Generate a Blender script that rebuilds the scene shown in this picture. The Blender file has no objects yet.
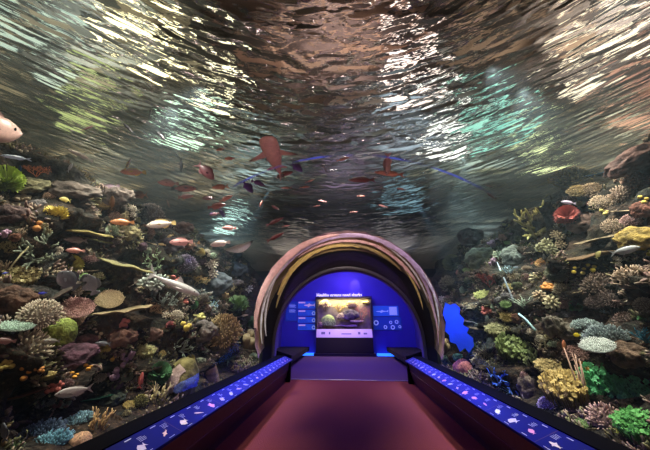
import bpy, math, random
from mathutils import Vector, Matrix, Quaternion, noise
from mathutils.bvhtree import BVHTree
S = bpy.context.scene
COL = S.collection
RND = random.Random(11)
sin, cos, PI = math.sin, math.cos, math.pi

# ------------------------------------------------------------------ camera
F, PITCH, YAW = 270.0, math.radians(20.1), math.atan(22 * .939 / 270)
EYE = Vector((0, 0, 1.5))
FW = Vector((-sin(YAW) * cos(PITCH), cos(YAW) * cos(PITCH), sin(PITCH)))
RT = Vector((cos(YAW), sin(YAW), 0))
UP = RT.cross(FW)
cd = bpy.data.cameras.new('camera')
cam = bpy.data.objects.new('camera', cd)
COL.objects.link(cam)
cd.sensor_width = 36; cd.lens = F / 650 * 36; cd.clip_end = 200
cam.matrix_world = Matrix.Translation(EYE) @ Matrix((RT, UP, -FW)).transposed().to_4x4()
S.camera = cam

def ray(px, py):
    return (FW * F + RT * (px - 325) + UP * (225 - py)).normalized()
def at_y(px, py, y):
    d = ray(px, py); return EYE + d * (y / d.y)
def at_z(px, py, z):
    d = ray(px, py); return EYE + d * ((z - EYE.z) / d.z)
def pix(p):
    v = p - EYE; w = v.dot(FW)
    return (325 + F * v.dot(RT) / w, 225 - F * v.dot(UP) / w)
def mpp(p):                                   # metres that one pixel spans at a point
    return (p - EYE).dot(FW) / F

# ------------------------------------------------------------------ materials
def new_mat(name):
    m = bpy.data.materials.new(name); m.use_nodes = True
    nt = m.node_tree
    for n in list(nt.nodes): nt.nodes.remove(n)
    out = nt.nodes.new('ShaderNodeOutputMaterial')
    def N(t, **kw):
        n = nt.nodes.new('ShaderNode' + t)
        for k, v in kw.items():
            if k in n.inputs: n.inputs[k].default_value = v
            else: setattr(n, k, v)
        return n
    return m, nt, out, N

def rgb(c): return (c[0], c[1], c[2], 1)

def mat_plain(name, col, rough=.6, metal=0, emit=None, es=0, nscale=0, namt=.25, bump=0, spec=.5):
    m, nt, out, N = new_mat(name)
    b = N('BsdfPrincipled', Roughness=rough, Metallic=metal)
    b.inputs['Base Color'].default_value = rgb(col)
    b.inputs['Specular IOR Level'].default_value = spec
    if nscale:
        tc = N('TexCoord'); no = N('TexNoise', Scale=nscale, Detail=5.0)
        nt.links.new(tc.outputs['Object'], no.inputs['Vector'])
        mx = N('MixRGB', blend_type='MIX')
        mx.inputs[1].default_value = rgb([c * (1 - namt) for c in col])
        mx.inputs[2].default_value = rgb([min(1, c * (1 + namt)) for c in col])
        nt.links.new(no.outputs['Fac'], mx.inputs[0]); nt.links.new(mx.outputs[0], b.inputs['Base Color'])
        if bump:
            bp = N('Bump', Strength=bump, Distance=.02)
            nt.links.new(no.outputs['Fac'], bp.inputs['Height']); nt.links.new(bp.outputs[0], b.inputs['Normal'])
    if emit:
        b.inputs['Emission Color'].default_value = rgb(emit); b.inputs['Emission Strength'].default_value = es
    nt.links.new(b.outputs[0], out.inputs[0])
    return m

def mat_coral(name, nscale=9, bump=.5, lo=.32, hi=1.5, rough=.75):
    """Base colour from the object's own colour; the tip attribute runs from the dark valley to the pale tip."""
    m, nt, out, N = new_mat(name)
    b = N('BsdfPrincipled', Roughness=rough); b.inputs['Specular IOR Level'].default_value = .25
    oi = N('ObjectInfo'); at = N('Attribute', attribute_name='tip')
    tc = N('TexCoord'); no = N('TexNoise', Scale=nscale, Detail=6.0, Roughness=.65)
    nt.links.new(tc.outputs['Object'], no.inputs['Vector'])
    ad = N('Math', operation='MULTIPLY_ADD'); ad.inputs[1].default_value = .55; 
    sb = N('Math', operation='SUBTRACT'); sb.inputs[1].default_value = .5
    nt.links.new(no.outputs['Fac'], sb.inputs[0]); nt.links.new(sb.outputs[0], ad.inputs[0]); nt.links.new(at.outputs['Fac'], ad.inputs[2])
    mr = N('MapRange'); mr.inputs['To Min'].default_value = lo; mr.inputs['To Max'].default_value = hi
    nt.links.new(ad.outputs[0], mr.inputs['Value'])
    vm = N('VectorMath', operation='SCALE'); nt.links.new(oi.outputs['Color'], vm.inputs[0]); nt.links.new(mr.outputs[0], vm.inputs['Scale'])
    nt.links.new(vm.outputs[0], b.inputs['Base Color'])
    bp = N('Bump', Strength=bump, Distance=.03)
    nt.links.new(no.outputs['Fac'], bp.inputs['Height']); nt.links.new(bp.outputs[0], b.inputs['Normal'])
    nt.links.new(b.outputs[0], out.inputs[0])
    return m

def mat_rock(name, scale=1.2):
    m, nt, out, N = new_mat(name)
    b = N('BsdfPrincipled', Roughness=.85); b.inputs['Specular IOR Level'].default_value = .2
    tc = N('TexCoord')
    n1 = N('TexNoise', Scale=scale, Detail=8.0, Roughness=.6); n2 = N('TexNoise', Scale=scale * 7, Detail=6.0, Roughness=.7)
    n3 = N('TexVoronoi', Scale=scale * 11)
    for n in (n1, n2, n3): nt.links.new(tc.outputs['Object'], n.inputs['Vector'])
    r1 = N('ValToRGB'); e = r1.color_ramp.elements
    e[0].position = .3; e[0].color = (.020, .017, .020, 1); e[1].position = .72; e[1].color = (.075, .055, .060, 1)
    for p, c in ((.42, (.035, .038, .026, 1)), (.52, (.060, .042, .030, 1)), (.62, (.030, .042, .038, 1))):
        k = e.new(p); k.color = c
    nt.links.new(n1.outputs['Fac'], r1.inputs[0])
    r2 = N('ValToRGB'); e = r2.color_ramp.elements
    e[0].position = .35; e[0].color = (.16, .16, .16, 1); e[1].position = .72; e[1].color = (1.7, 1.5, 1.2, 1)
    nt.links.new(n2.outputs['Fac'], r2.inputs[0])
    n4 = N('TexVoronoi', Scale=scale * 24); nt.links.new(tc.outputs['Object'], n4.inputs['Vector'])
    r4 = N('ValToRGB'); e = r4.color_ramp.elements; e[0].position = .05; e[0].color = (3.2, 2.9, 2.4, 1); e[1].position = .34; e[1].color = (.7, .7, .7, 1)
    nt.links.new(n4.outputs['Distance'], r4.inputs[0])
    mx = N('MixRGB', blend_type='MULTIPLY'); mx.inputs[0].default_value = 1
    nt.links.new(r1.outputs[0], mx.inputs[1]); nt.links.new(r2.outputs[0], mx.inputs[2])
    mx2 = N('MixRGB', blend_type='MULTIPLY'); mx2.inputs[0].default_value = .8; nt.links.new(mx.outputs[0], mx2.inputs[1]); nt.links.new(r4.outputs[0], mx2.inputs[2])
    nt.links.new(mx2.outputs[0], b.inputs['Base Color'])
    ad = N('Math', operation='MULTIPLY_ADD'); ad.inputs[1].default_value = .5
    nt.links.new(n3.outputs['Distance'], ad.inputs[0]); nt.links.new(n2.outputs['Fac'], ad.inputs[2])
    bp = N('Bump', Strength=.9, Distance=.07)
    nt.links.new(ad.outputs[0], bp.inputs['Height']); nt.links.new(bp.outputs[0], b.inputs['Normal'])
    nt.links.new(b.outputs[0], out.inputs[0])
    return m

def mat_fish(name, rough=.38):
    """Object colour, darker back, paler belly, fine scales; fins and markings through the tip attribute (1 = black)."""
    m, nt, out, N = new_mat(name)
    b = N('BsdfPrincipled', Roughness=rough); b.inputs['Specular IOR Level'].default_value = .5
    oi = N('ObjectInfo'); at = N('Attribute', attribute_name='tip')
    tc = N('TexCoord'); sp = N('SeparateXYZ'); nt.links.new(tc.outputs['Object'], sp.inputs[0])
    mr = N('MapRange'); mr.inputs['From Min'].default_value = -.16; mr.inputs['From Max'].default_value = .16
    mr.inputs['To Min'].default_value = 1.35; mr.inputs['To Max'].default_value = .7
    nt.links.new(sp.outputs['Z'], mr.inputs['Value'])
    vo = N('TexNoise', Scale=22.0, Detail=3.0); nt.links.new(tc.outputs['Object'], vo.inputs['Vector'])
    mr2 = N('MapRange'); mr2.inputs['To Min'].default_value = .7; mr2.inputs['To Max'].default_value = 1.3
    nt.links.new(vo.outputs['Fac'], mr2.inputs['Value'])
    mu = N('Math', operation='MULTIPLY'); nt.links.new(mr.outputs[0], mu.inputs[0]); nt.links.new(mr2.outputs[0], mu.inputs[1])
    inv = N('MapRange'); inv.inputs['To Min'].default_value = 1; inv.inputs['To Max'].default_value = .06
    nt.links.new(at.outputs['Fac'], inv.inputs['Value'])
    mu2 = N('Math', operation='MULTIPLY'); nt.links.new(mu.outputs[0], mu2.inputs[0]); nt.links.new(inv.outputs[0], mu2.inputs[1])
    vm = N('VectorMath', operation='SCALE'); nt.links.new(oi.outputs['Color'], vm.inputs[0]); nt.links.new(mu2.outputs[0], vm.inputs['Scale'])
    nt.links.new(vm.outputs[0], b.inputs['Base Color'])
    nt.links.new(b.outputs[0], out.inputs[0])
    return m

def mat_crust(name):
    m, nt, out, N = new_mat(name); L = nt.links.new
    b = N('BsdfPrincipled', Roughness=.8); b.inputs['Specular IOR Level'].default_value = .2
    tc = N('TexCoord'); n1 = N('TexNoise', Scale=2.4, Detail=3.0, Roughness=.7); L(tc.outputs['Object'], n1.inputs['Vector'])
    r = N('ValToRGB'); e = r.color_ramp.elements; e[0].position = .28; e[0].color = (.16, .12, .06, 1); e[1].position = .74; e[1].color = (.34, .40, .36, 1)
    for q, c in ((.38, (.30, .24, .12, 1)), (.45, (.22, .24, .10, 1)), (.50, (.46, .38, .26, 1)), (.55, (.28, .17, .15, 1)), (.62, (.46, .40, .28, 1)), (.68, (.18, .14, .20, 1))):
        k = e.new(q); k.color = c
    L(n1.outputs['Fac'], r.inputs[0])
    at = N('Attribute', attribute_name='tip'); mr = N('MapRange'); mr.inputs['To Min'].default_value = .15; mr.inputs['To Max'].default_value = 1.05; L(at.outputs['Fac'], mr.inputs['Value'])
    vm = N('VectorMath', operation='SCALE'); L(r.outputs[0], vm.inputs[0]); L(mr.outputs[0], vm.inputs['Scale']); L(vm.outputs[0], b.inputs['Base Color'])
    L(b.outputs[0], out.inputs[0]); return m

M = dict(crust=mat_crust('reef_crust'),
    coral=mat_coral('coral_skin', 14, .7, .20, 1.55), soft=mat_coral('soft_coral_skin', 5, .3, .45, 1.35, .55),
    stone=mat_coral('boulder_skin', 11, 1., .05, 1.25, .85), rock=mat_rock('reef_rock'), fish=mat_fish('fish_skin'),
    black=mat_plain('black_satin', (.010, .010, .014), .35), eye=mat_plain('fish_eye', (.01, .01, .012), .15),
)

# ------------------------------------------------------------------ mesh builder
class MB:
    def __init__(s): s.v, s.f, s.t, s.uv = [], [], [], None
    def add(s, vs, fs, tips=None):
        o = len(s.v); s.v += [tuple(v) for v in vs]; s.f += [tuple(i + o for i in f) for f in fs]
        s.t += list(tips) if tips is not None else [.5] * len(vs)
    def box(s, x0, x1, y0, y1, z0, z1, tip=.5):
        vs = [(x, y, z) for x in (x0, x1) for y in (y0, y1) for z in (z0, z1)]
        s.add(vs, [(0, 1, 3, 2), (4, 6, 7, 5), (0, 4, 5, 1), (2, 3, 7, 6), (0, 2, 6, 4), (1, 5, 7, 3)], [tip] * 8)
    def tube(s, pts, rad, n=5, tips=None, cap=True, flat=None):
        pts = [Vector(p) for p in pts]; k = len(pts)
        vs, tp, fs = [], [], []
        ref = Vector((.31, .17, .93))
        for i, p in enumerate(pts):
            d = (pts[min(i + 1, k - 1)] - pts[max(i - 1, 0)]).normalized()
            if abs(d.dot(ref)) > .95: ref = Vector((.9, .3, .1))
            a = d.cross(ref).normalized(); b = d.cross(a)
            for j in range(n):
                q = 2 * PI * j / n
                vs.append(p + a * (rad[i] * cos(q)) + b * (rad[i] * sin(q))); tp.append(tips[i] if tips else .5)
        for i in range(k - 1):
            for j in range(n):
                fs.append((i * n + j, i * n + (j + 1) % n, (i + 1) * n + (j + 1) % n, (i + 1) * n + j))
        if cap:
            fs.append(tuple(range(n - 1, -1, -1))); fs.append(tuple((k - 1) * n + j for j in range(n)))
        s.add(vs, fs, tp)
    def blob(s, c, r, nu=16, nv=10, fn=None, tipfn=None, zmin=-1):
        """Ellipsoid with centre c and radii r; fn(unit vector) scales each point outwards."""
        vs, tp, fs = [], [], []
        for i in range(nv + 1):
            th = PI * i / nv; z = max(cos(th), zmin)
            for j in range(nu):
                ph = 2 * PI * j / nu
                u = Vector((sin(th) * cos(ph), sin(th) * sin(ph), z))
                k = fn(u) if fn else 1
                vs.append((c[0] + r[0] * u.x * k, c[1] + r[1] * u.y * k, c[2] + r[2] * u.z * k)); tp.append(tipfn(u, k) if tipfn else .5)
        for i in range(nv):
            for j in range(nu):
                a, b = i * nu + j, i * nu + (j + 1) % nu
                fs.append((a, a + nu, b + nu, b))
        s.add(vs, fs, tp)
    def grid(s, P, tips=None):
        n, m = len(P), len(P[0])
        fs = [(i * m + j, i * m + j + 1, (i + 1) * m + j + 1, (i + 1) * m + j) for i in range(n - 1) for j in range(m - 1)]
        s.add([p for r in P for p in r], fs, [t for r in tips for t in r] if tips else None)
    def mesh(s, name, mat, smooth=True):
        me = bpy.data.meshes.new(name); me.from_pydata(s.v, [], s.f)
        a = me.attributes.new('tip', 'FLOAT', 'POINT'); a.data.foreach_set('value', s.t)
        if smooth: me.polygons.foreach_set('use_smooth', [True] * len(me.polygons))
        me.materials.append(mat); me.update()
        return me
    def build(s, name, mat, parent=None, smooth=False):
        return link(name, s.mesh(name, mat, smooth), parent)

def link(name, me, parent=None):
    o = bpy.data.objects.new(name, me); COL.objects.link(o)
    if parent:
        o.parent = parent; o.matrix_parent_inverse = Matrix.Translation(-parent.location)
    return o
def tag(o, label=None, cat=None, group=None, kind=None):
    if label: o['label'] = label
    if cat: o['category'] = cat
    if group: o['group'] = group
    if kind: o['kind'] = kind
    return o
def empty(name, loc, label, cat, group=None):
    o = bpy.data.objects.new(name, None); COL.objects.link(o); o.location = loc; o.empty_display_size = .1
    return tag(o, label, cat, group)
def smoothstep(a, b, x):
    t = min(1, max(0, (x - a) / (b - a))); return t * t * (3 - 2 * t)
def fbm(p, oct=4):
    return noise.fractal(Vector(p), 1.0, 2.0, oct)
# ------------------------------------------------------------------ setting: shell of tank, hall and floor
def quadbox(name, x0, x1, y0, y1, z0, z1, mat, kind='structure'):
    m = MB(); m.box(x0, x1, y0, y1, z0, z1); o = m.build(name, mat); tag(o, kind=kind); return o
RAIL_END, WATER, FAR, TX = 8.3, 6.0, 24.0, 14.0
m_tankwall = mat_plain('tank_wall_paint', (.012, .022, .034), .9, nscale=.6)
m_hall = mat_plain('hall_ceiling_paint', (.42, .30, .24), .8, nscale=.5)
m_carpet = mat_plain('plum_red_carpet', (.20, .044, .034), .95, nscale=60, namt=.45, bump=.4, spec=.1)
m_roomfloor = mat_plain('room_carpet', (.10, .05, .10), .9, nscale=60, namt=.4, bump=.3, spec=.15)
m_roomwall = mat_plain('violet_blue_wall', (.055, .05, .42), .5, nscale=1.5, namt=.1)
m_barrel = mat_plain('portal_lining_paint', (.10, .08, .26), .6, nscale=2)
m_maroon = mat_plain('dark_plum_laminate', (.045, .020, .026), .42, nscale=14, namt=.3, bump=.1)
m_strip = mat_plain('metal_strip', (.35, .33, .36), .35, .8)
for a, z0, z1, mm in (('', -.3, WATER, m_tankwall), ('_hall', WATER, 10, m_hall)):
    quadbox('wall_left' + a, -TX - .2, -TX, -3, FAR, z0, z1, mm); quadbox('wall_right' + a, TX, TX + .2, -3, FAR, z0, z1, mm)
    quadbox('wall_far' + a, -TX, TX, FAR, FAR + .2, z0, z1, mm)
quadbox('wall_near', -TX, TX, -3.4, -3.2, 3.2, 10, m_tankwall)
m_beam = mat_plain('added_beam_paint', (.05, .04, .045), .7)  # unseen beams added so the ripples refract dark streaks
for k in range(16): quadbox('trim_%d' % (k + 2), -TX, TX, -2.6 + k * 1.25, -2.1 + k * 1.25, 8.7, 9.3, m_beam)
for k in range(9): quadbox('trim_%d' % (k + 18), -11.0 + k * 2.6, -10.5 + k * 2.6, -3.2, FAR, 9.3, 9.8, m_beam)
quadbox('ceiling', -TX, TX, -3.2, FAR, 10, 10.2, m_hall)
quadbox('floor', -1.75, 1.75, -3, 8.7, -.12, 0, m_carpet)
quadbox('floor_room', -3.3, 3.3, 8.72, 15.3, -.12, 0, m_roomfloor)
quadbox('trim_1', -2.05, 2.05, 8.66, 8.74, -.02, .012, m_strip)
quadbox('floor_tank_left', -TX, -1.99, -3, FAR, .2, .38, M['rock'])
quadbox('floor_tank_right', 1.99, TX, -3, FAR, .2, .38, M['rock'])

# ------------------------------------------------------------------ room behind the portal
def arch(cz, r, y, a0=0., a1=180., n=72, leg=True):
    """Points of an arch ring: up one straight leg, round the half circle, down the other."""
    P = []
    if leg: P += [(r, y, z) for z in (0.0, cz * .5)]
    for i in range(n + 1):
        a = math.radians(a0 + (a1 - a0) * i / n); P.append((r * cos(a), y, cz + r * sin(a)))
    if leg: P += [(-r, y, z) for z in (cz * .5, 0.0)]
    return P
def loft(rings, name, mat, parent=None, uv=True, disp=None):
    m = MB(); P = [arch(*r) if not isinstance(r, list) else r for r in rings]
    if disp: P = [[tuple(Vector(p) + disp(i, j, Vector(p))) for j, p in enumerate(r)] for i, r in enumerate(P)]
    m.grid(P)
    o = m.build(name, mat, parent, True)
    uvl = o.data.uv_layers.new(name='UVMap'); nr, nc = len(P), len(P[0])
    for l in o.data.loops:
        i, j = divmod(l.vertex_index, nc); uvl.data[l.index].uv = (j / (nc - 1), i / (nr - 1))
    return o
b = loft([(.96, 2.11, 8.46), (.96, 2.09, 8.6), (1.0, 2.45, 9.4), (1.0, 3.2, 11.2), (1.0, 3.5, 15.35)], 'wall_room_vault', m_barrel); tag(b, kind='structure')
b = loft([(.96, 2.13, 8.46), (1.0, 2.52, 9.4), (1.0, 3.27, 11.2), (1.0, 3.57, 15.45)], 'wall_room_outer', m_tankwall); tag(b, kind='structure')
m = MB(); A0 = arch(1.0, 3.56, 15.3); m.add(A0, [tuple(range(len(A0)))]); tag(m.build('wall_back', m_roomwall), kind='structure')

# portal collar: flange with coral reflections painted on as streaks, dark ring, thin lip
def mat_collar():
    m, nt, out, N = new_mat('collar_reflections')
    b = N('BsdfPrincipled', Roughness=.32); L = nt.links.new
    uv = N('UVMap'); uv.uv_map = 'UVMap'
    sp = N('SeparateXYZ'); L(uv.outputs[0], sp.inputs[0])
    cb = N('CombineXYZ'); kx = N('Math', operation='MULTIPLY'); kx.inputs[1].default_value = 6.0; L(sp.outputs['X'], kx.inputs[0])
    df = N('Math', operation='ABSOLUTE'); d0 = N('Math', operation='SUBTRACT'); d0.inputs[1].default_value = .5; L(sp.outputs['X'], d0.inputs[0]); L(d0.outputs[0], df.inputs[0])
    sk = N('Math', operation='MULTIPLY_ADD'); sk.inputs[1].default_value = 5.0; L(df.outputs[0], sk.inputs[0])
    ky = N('Math', operation='MULTIPLY'); ky.inputs[1].default_value = 3.2; L(sp.outputs['Y'], ky.inputs[0]); L(ky.outputs[0], sk.inputs[2])
    L(kx.outputs[0], cb.inputs['X']); L(sk.outputs[0], cb.inputs['Y'])
    n1 = N('TexNoise', Scale=1.6, Detail=4.0, Roughness=.6); n2 = N('TexNoise', Scale=4.5, Detail=5.0, Roughness=.7)
    L(cb.outputs[0], n1.inputs['Vector']); L(cb.outputs[0], n2.inputs['Vector'])
    r = N('ValToRGB'); e = r.color_ramp.elements
    e[0].position = .30; e[0].color = (.03, .024, .016, 1); e[1].position = .76; e[1].color = (.55, .46, .42, 1)
    for p, c in ((.42, (.09, .07, .025, 1)), (.50, (.26, .20, .06, 1)), (.56, (.07, .05, .03, 1)), (.65, (.50, .27, .22, 1))):
        k = e.new(p); k.color = c
    L(n1.outputs['Fac'], r.inputs[0])
    # outer edge salmon pink, inner edge gold to olive
    r2 = N('ValToRGB'); e = r2.color_ramp.elements
    e[0].position = .0; e[0].color = (.40, .24, .36, 1); e[1].position = 1; e[1].color = (.05, .045, .03, 1)
    for p, c in ((.25, (.62, .33, .27, 1)), (.42, (.58, .40, .15, 1)), (.62, (.20, .17, .05, 1))):
        k = e.new(p); k.color = c
    ad = N('Math', operation='MULTIPLY_ADD'); ad.inputs[1].default_value = .5; L(n2.outputs['Fac'], ad.inputs[0])
    ys = N('Math', operation='SUBTRACT'); ys.inputs[1].default_value = .25; L(sp.outputs['Y'], ys.inputs[0]); L(ys.outputs[0], ad.inputs[2])
    L(ad.outputs[0], r2.inputs[0])
    mx = N('MixRGB', blend_type='MIX'); mx.inputs[0].default_value = .5; L(r.outputs[0], mx.inputs[1]); L(r2.outputs[0], mx.inputs[2])
    ov = N('MixRGB', blend_type='OVERLAY'); ov.inputs[0].default_value = .8; L(mx.outputs[0], ov.inputs[1]); L(n2.outputs['Fac'], ov.inputs[2])
    L(ov.outputs[0], b.inputs['Base Color'])
    bp = N('Bump', Strength=.8, Distance=.05); L(n2.outputs['Fac'], bp.inputs['Height']); L(bp.outputs[0], b.inputs['Normal'])
    L(b.outputs[0], out.inputs[0]); return m
collar = empty('portal_collar', (0, 8.3, 0), 'arched tunnel collar with pink and gold reflection streaks round the blue room opening', 'tunnel arch')
def cdisp(i, j, p):
    if i in (0,): return Vector((0, 0, 0)) + Vector((p.x, 0, p.z - 1.5)).normalized() * (.05 * noise.noise(Vector((j * .35, 0, 3))))
    return Vector((0, 1, 0)) * (.05 * noise.noise(Vector((j * .25, i * .8, 7))))
NR = [(1.60 - .052 * k, 2.56 - .032 * k, 7.80 + .06 * k, -22 + 2 * k, 202 - 2 * k, 120, False) for k in range(7)]
loft(NR, 'reflection_flange', mat_collar(), collar, disp=cdisp)
m_ring = mat_plain('black_ring', (.006, .004, .004), .55, spec=.2)
loft([(1.29, 2.38, 8.16), (1.22, 2.30, 8.26), (1.05, 2.22, 8.36), (1.0, 2.18, 8.40)], 'dark_ring', m_ring, collar)
loft([(1.0, 2.18, 8.40), (.97, 2.14, 8.37), (.96, 2.10, 8.40), (.96, 2.11, 8.47)], 'opening_lip', mat_plain('lip_paint', (.035, .03, .04), .5), collar)
loft([(1.29, 2.38, 8.17), (1.5, 2.50, 8.3), (1.2, 2.5, 9.46)], 'arch_back', mat_plain('arch_back_paint', (.01, .01, .012), .9), collar)
PINK, LILAC, GLD, IVO = (.80, .42, .38), (.46, .34, .52), (.62, .46, .14), (.75, .68, .66)
m_streak = {}
def streak(a0, a1, r0, r1, w, col, dy=0.):  # strip that imitates a reflection of coral in the acrylic
    n = 40; A, B = [], []; R = random.Random(int(a0 * 7 + r0))
    for i in range(n + 1):
        t = i / n; a = math.radians(a0 + (a1 - a0) * t); r = (r0 + (r1 - r0) * t) / 89 * 2.56; hw = w / 89 * 2.56 * (sin(PI * min(1, t * .94 + .05)) ** .7) / 2
        j = 1 + .35 * noise.noise(Vector((i * .45, a0, r0)))
        y = 7.76 + .009 * (89 - (r0 + (r1 - r0) * t)) * 2 + dy
        A.append(((r + hw * j) * cos(a), y - .01, 1.57 + (r + hw * j) * sin(a))); B.append(((r - hw * j) * cos(a), y - .02 + .01, 1.57 + (r - hw * j) * sin(a)))
    M_ = [((p_[0] + q_[0]) / 2, p_[1] - .025, (p_[2] + q_[2]) / 2) for p_, q_ in zip(A, B)]
    m = MB(); m.grid([A, M_, B])
    if col not in m_streak: m_streak[col] = mat_plain('streak_reflection_%d' % len(m_streak), col, .45, nscale=9, namt=.5, bump=.4)
    m.build('reflection_streak', m_streak[col], collar, True)
for q in ((184, 92, 88, 86, 7.5, PINK), (194, 120, 83, 84, 3, IVO), (190, 150, 79, 82, 2, IVO), (150, 62, 82, 86, 4.5, LILAC), (95, 8, 86, 87, 5, LILAC), (128, 52, 80, 81, 4, PINK),
          (160, 85, 74, 78, 5, GLD), (140, 60, 77, 76, 4.5, GLD), (95, 40, 78, 74, 4, (.30, .22, .08)), (70, 22, 80, 78, 3.5, PINK), (62, 12, 84, 80, 2, IVO), (48, 0, 86, 82, 3, (.40, .26, .40)),
          (40, 8, 77, 74, 2, GLD), (30, -6, 88, 84, 2, IVO), (170, 140, 72, 73, 2.5, (.35, .28, .10)), (186, 165, 86, 90, 2.5, PINK), (20, -14, 81, 84, 2, (.5, .3, .3)), (120, 75, 73, 72, 3, (.24, .17, .06))):
    streak(*q)

# ------------------------------------------------------------------ acrylic vault
def mat_acrylic():
    m, nt, out, N = new_mat('clear_acrylic')
    tr = N('BsdfTransparent'); tr.inputs[0].default_value = (.97, .985, .98, 1)
    gl = N('BsdfGlossy', Roughness=.03); lw = N('LayerWeight', Blend=.12)
    mr = N('MapRange'); mr.inputs['To Min'].default_value = .012; mr.inputs['To Max'].default_value = .07
    nt.links.new(lw.outputs['Fresnel'], mr.inputs['Value'])
    mx = N('MixShader'); nt.links.new(mr.outputs[0], mx.inputs[0]); nt.links.new(tr.outputs[0], mx.inputs[1]); nt.links.new(gl.outputs[0], mx.inputs[2])
    nt.links.new(mx.outputs[0], out.inputs[0]); return m
VC, VR = 1.02, 2.03
va = math.degrees(math.asin((.672 - VC) / VR))
vault = empty('acrylic_vault', (0, 3, .7), 'clear acrylic tunnel vault arching over the walkway between the two rails', 'tunnel glass')
loft([(VC, VR, -2.5, va, 180 - va, 72, False), (VC, VR, 8.2, va, 180 - va, 72, False)], 'acrylic_pane', mat_acrylic(), vault)
m_seam, nt, out, N = new_mat('seam_reflection_glow')  # blue reflection on the vault, put in as a patchy glow
b = N('BsdfPrincipled', Roughness=.4); b.inputs['Base Color'].default_value = (.05, .08, .3, 1); b.inputs['Emission Color'].default_value = (.08, .13, 1, 1)
tc = N('TexCoord'); no = N('TexNoise', Scale=3.0, Detail=3.0); mr = N('MapRange'); mr.inputs['From Min'].default_value = .42; mr.inputs['From Max'].default_value = .7; mr.inputs['To Max'].default_value = .55
tr = N('BsdfTransparent'); mx = N('MixShader'); mr2 = N('MapRange'); mr2.inputs['From Min'].default_value = .40; mr2.inputs['From Max'].default_value = .62; mr2.inputs['To Min'].default_value = .05; mr2.inputs['To Max'].default_value = .75
nt.links.new(tc.outputs['Object'], no.inputs['Vector']); nt.links.new(no.outputs['Fac'], mr.inputs['Value']); nt.links.new(no.outputs['Fac'], mr2.inputs['Value'])
nt.links.new(mr.outputs[0], b.inputs['Emission Strength']); nt.links.new(mr2.outputs[0], mx.inputs[0]); nt.links.new(tr.outputs[0], mx.inputs[1]); nt.links.new(b.outputs[0], mx.inputs[2]); nt.links.new(mx.outputs[0], out.inputs[0])
loft([(VC, VR - .012, 2.22, 40, 132, 60, False), (VC, VR - .012, 2.252, 40, 132, 60, False)], 'seam_reflection', m_seam, vault)

# ------------------------------------------------------------------ counters with printed label strips
m_panel = mat_plain('printed_navy_panel', (.004, .006, .10), .5, spec=.12, nscale=3)
m_sill = mat_plain('black_sill', (.002, .002, .003), .8, spec=.03)
m_line = mat_plain('panel_joint', (.09, .03, .05), .5)
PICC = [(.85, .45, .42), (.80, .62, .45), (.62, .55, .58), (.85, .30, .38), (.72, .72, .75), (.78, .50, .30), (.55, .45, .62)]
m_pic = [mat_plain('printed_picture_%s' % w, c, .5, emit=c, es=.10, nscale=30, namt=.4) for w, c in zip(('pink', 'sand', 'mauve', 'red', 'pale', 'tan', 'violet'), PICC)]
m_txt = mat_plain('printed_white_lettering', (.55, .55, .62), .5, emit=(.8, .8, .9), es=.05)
def extrude(prof, y0, y1, name, mat, parent):
    m = MB(); n = len(prof); vs = [(x, y0, z) for x, z in prof] + [(x, y1, z) for x, z in prof]
    fs = [(i, (i + 1) % n, n + (i + 1) % n, n + i) for i in range(n)] + [tuple(range(n - 1, -1, -1)), tuple(range(n, 2 * n))]
    m.add(vs, fs); return m.build(name, mat, parent)
def fish_outline(kind, k):
    """Outline (u along the fish, v up) of a small printed animal."""
    if kind == 0:
        pr = [(-.5, .16), (-.36, .05), (-.1, .20), (.2, .20), (.42, .07), (.5, 0), (.42, -.07), (.2, -.19), (-.1, -.18), (-.36, -.05), (-.5, -.17), (-.42, 0)]
    elif kind == 1:
        pr = [(-.5, .12), (-.4, .03), (-.1, .10), (.1, .22), (.18, .09), (.4, .06), (.5, 0), (.4, -.05), (.15, -.09), (.0, -.2), (-.05, -.09), (-.4, -.03), (-.5, -.1), (-.45, 0)]
    elif kind == 2:
        pr = [(cos(a) * (.36 + .1 * sin(5 * a)), sin(a) * (.32 + .08 * cos(4 * a))) for a in [2 * PI * i / 20 for i in range(20)]]
    elif kind == 3:
        pr = [(-.5, .25), (-.3, .06), (0, .34), (.3, .22), (.5, 0), (.3, -.22), (0, -.36), (-.3, -.06), (-.5, -.25), (-.42, 0)]
    else:
        pr = [(-.5, .03), (-.2, .08), (.2, .10), (.5, .03), (.5, -.03), (.2, -.10), (-.2, -.06), (-.5, -.03)]
    return pr
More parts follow.
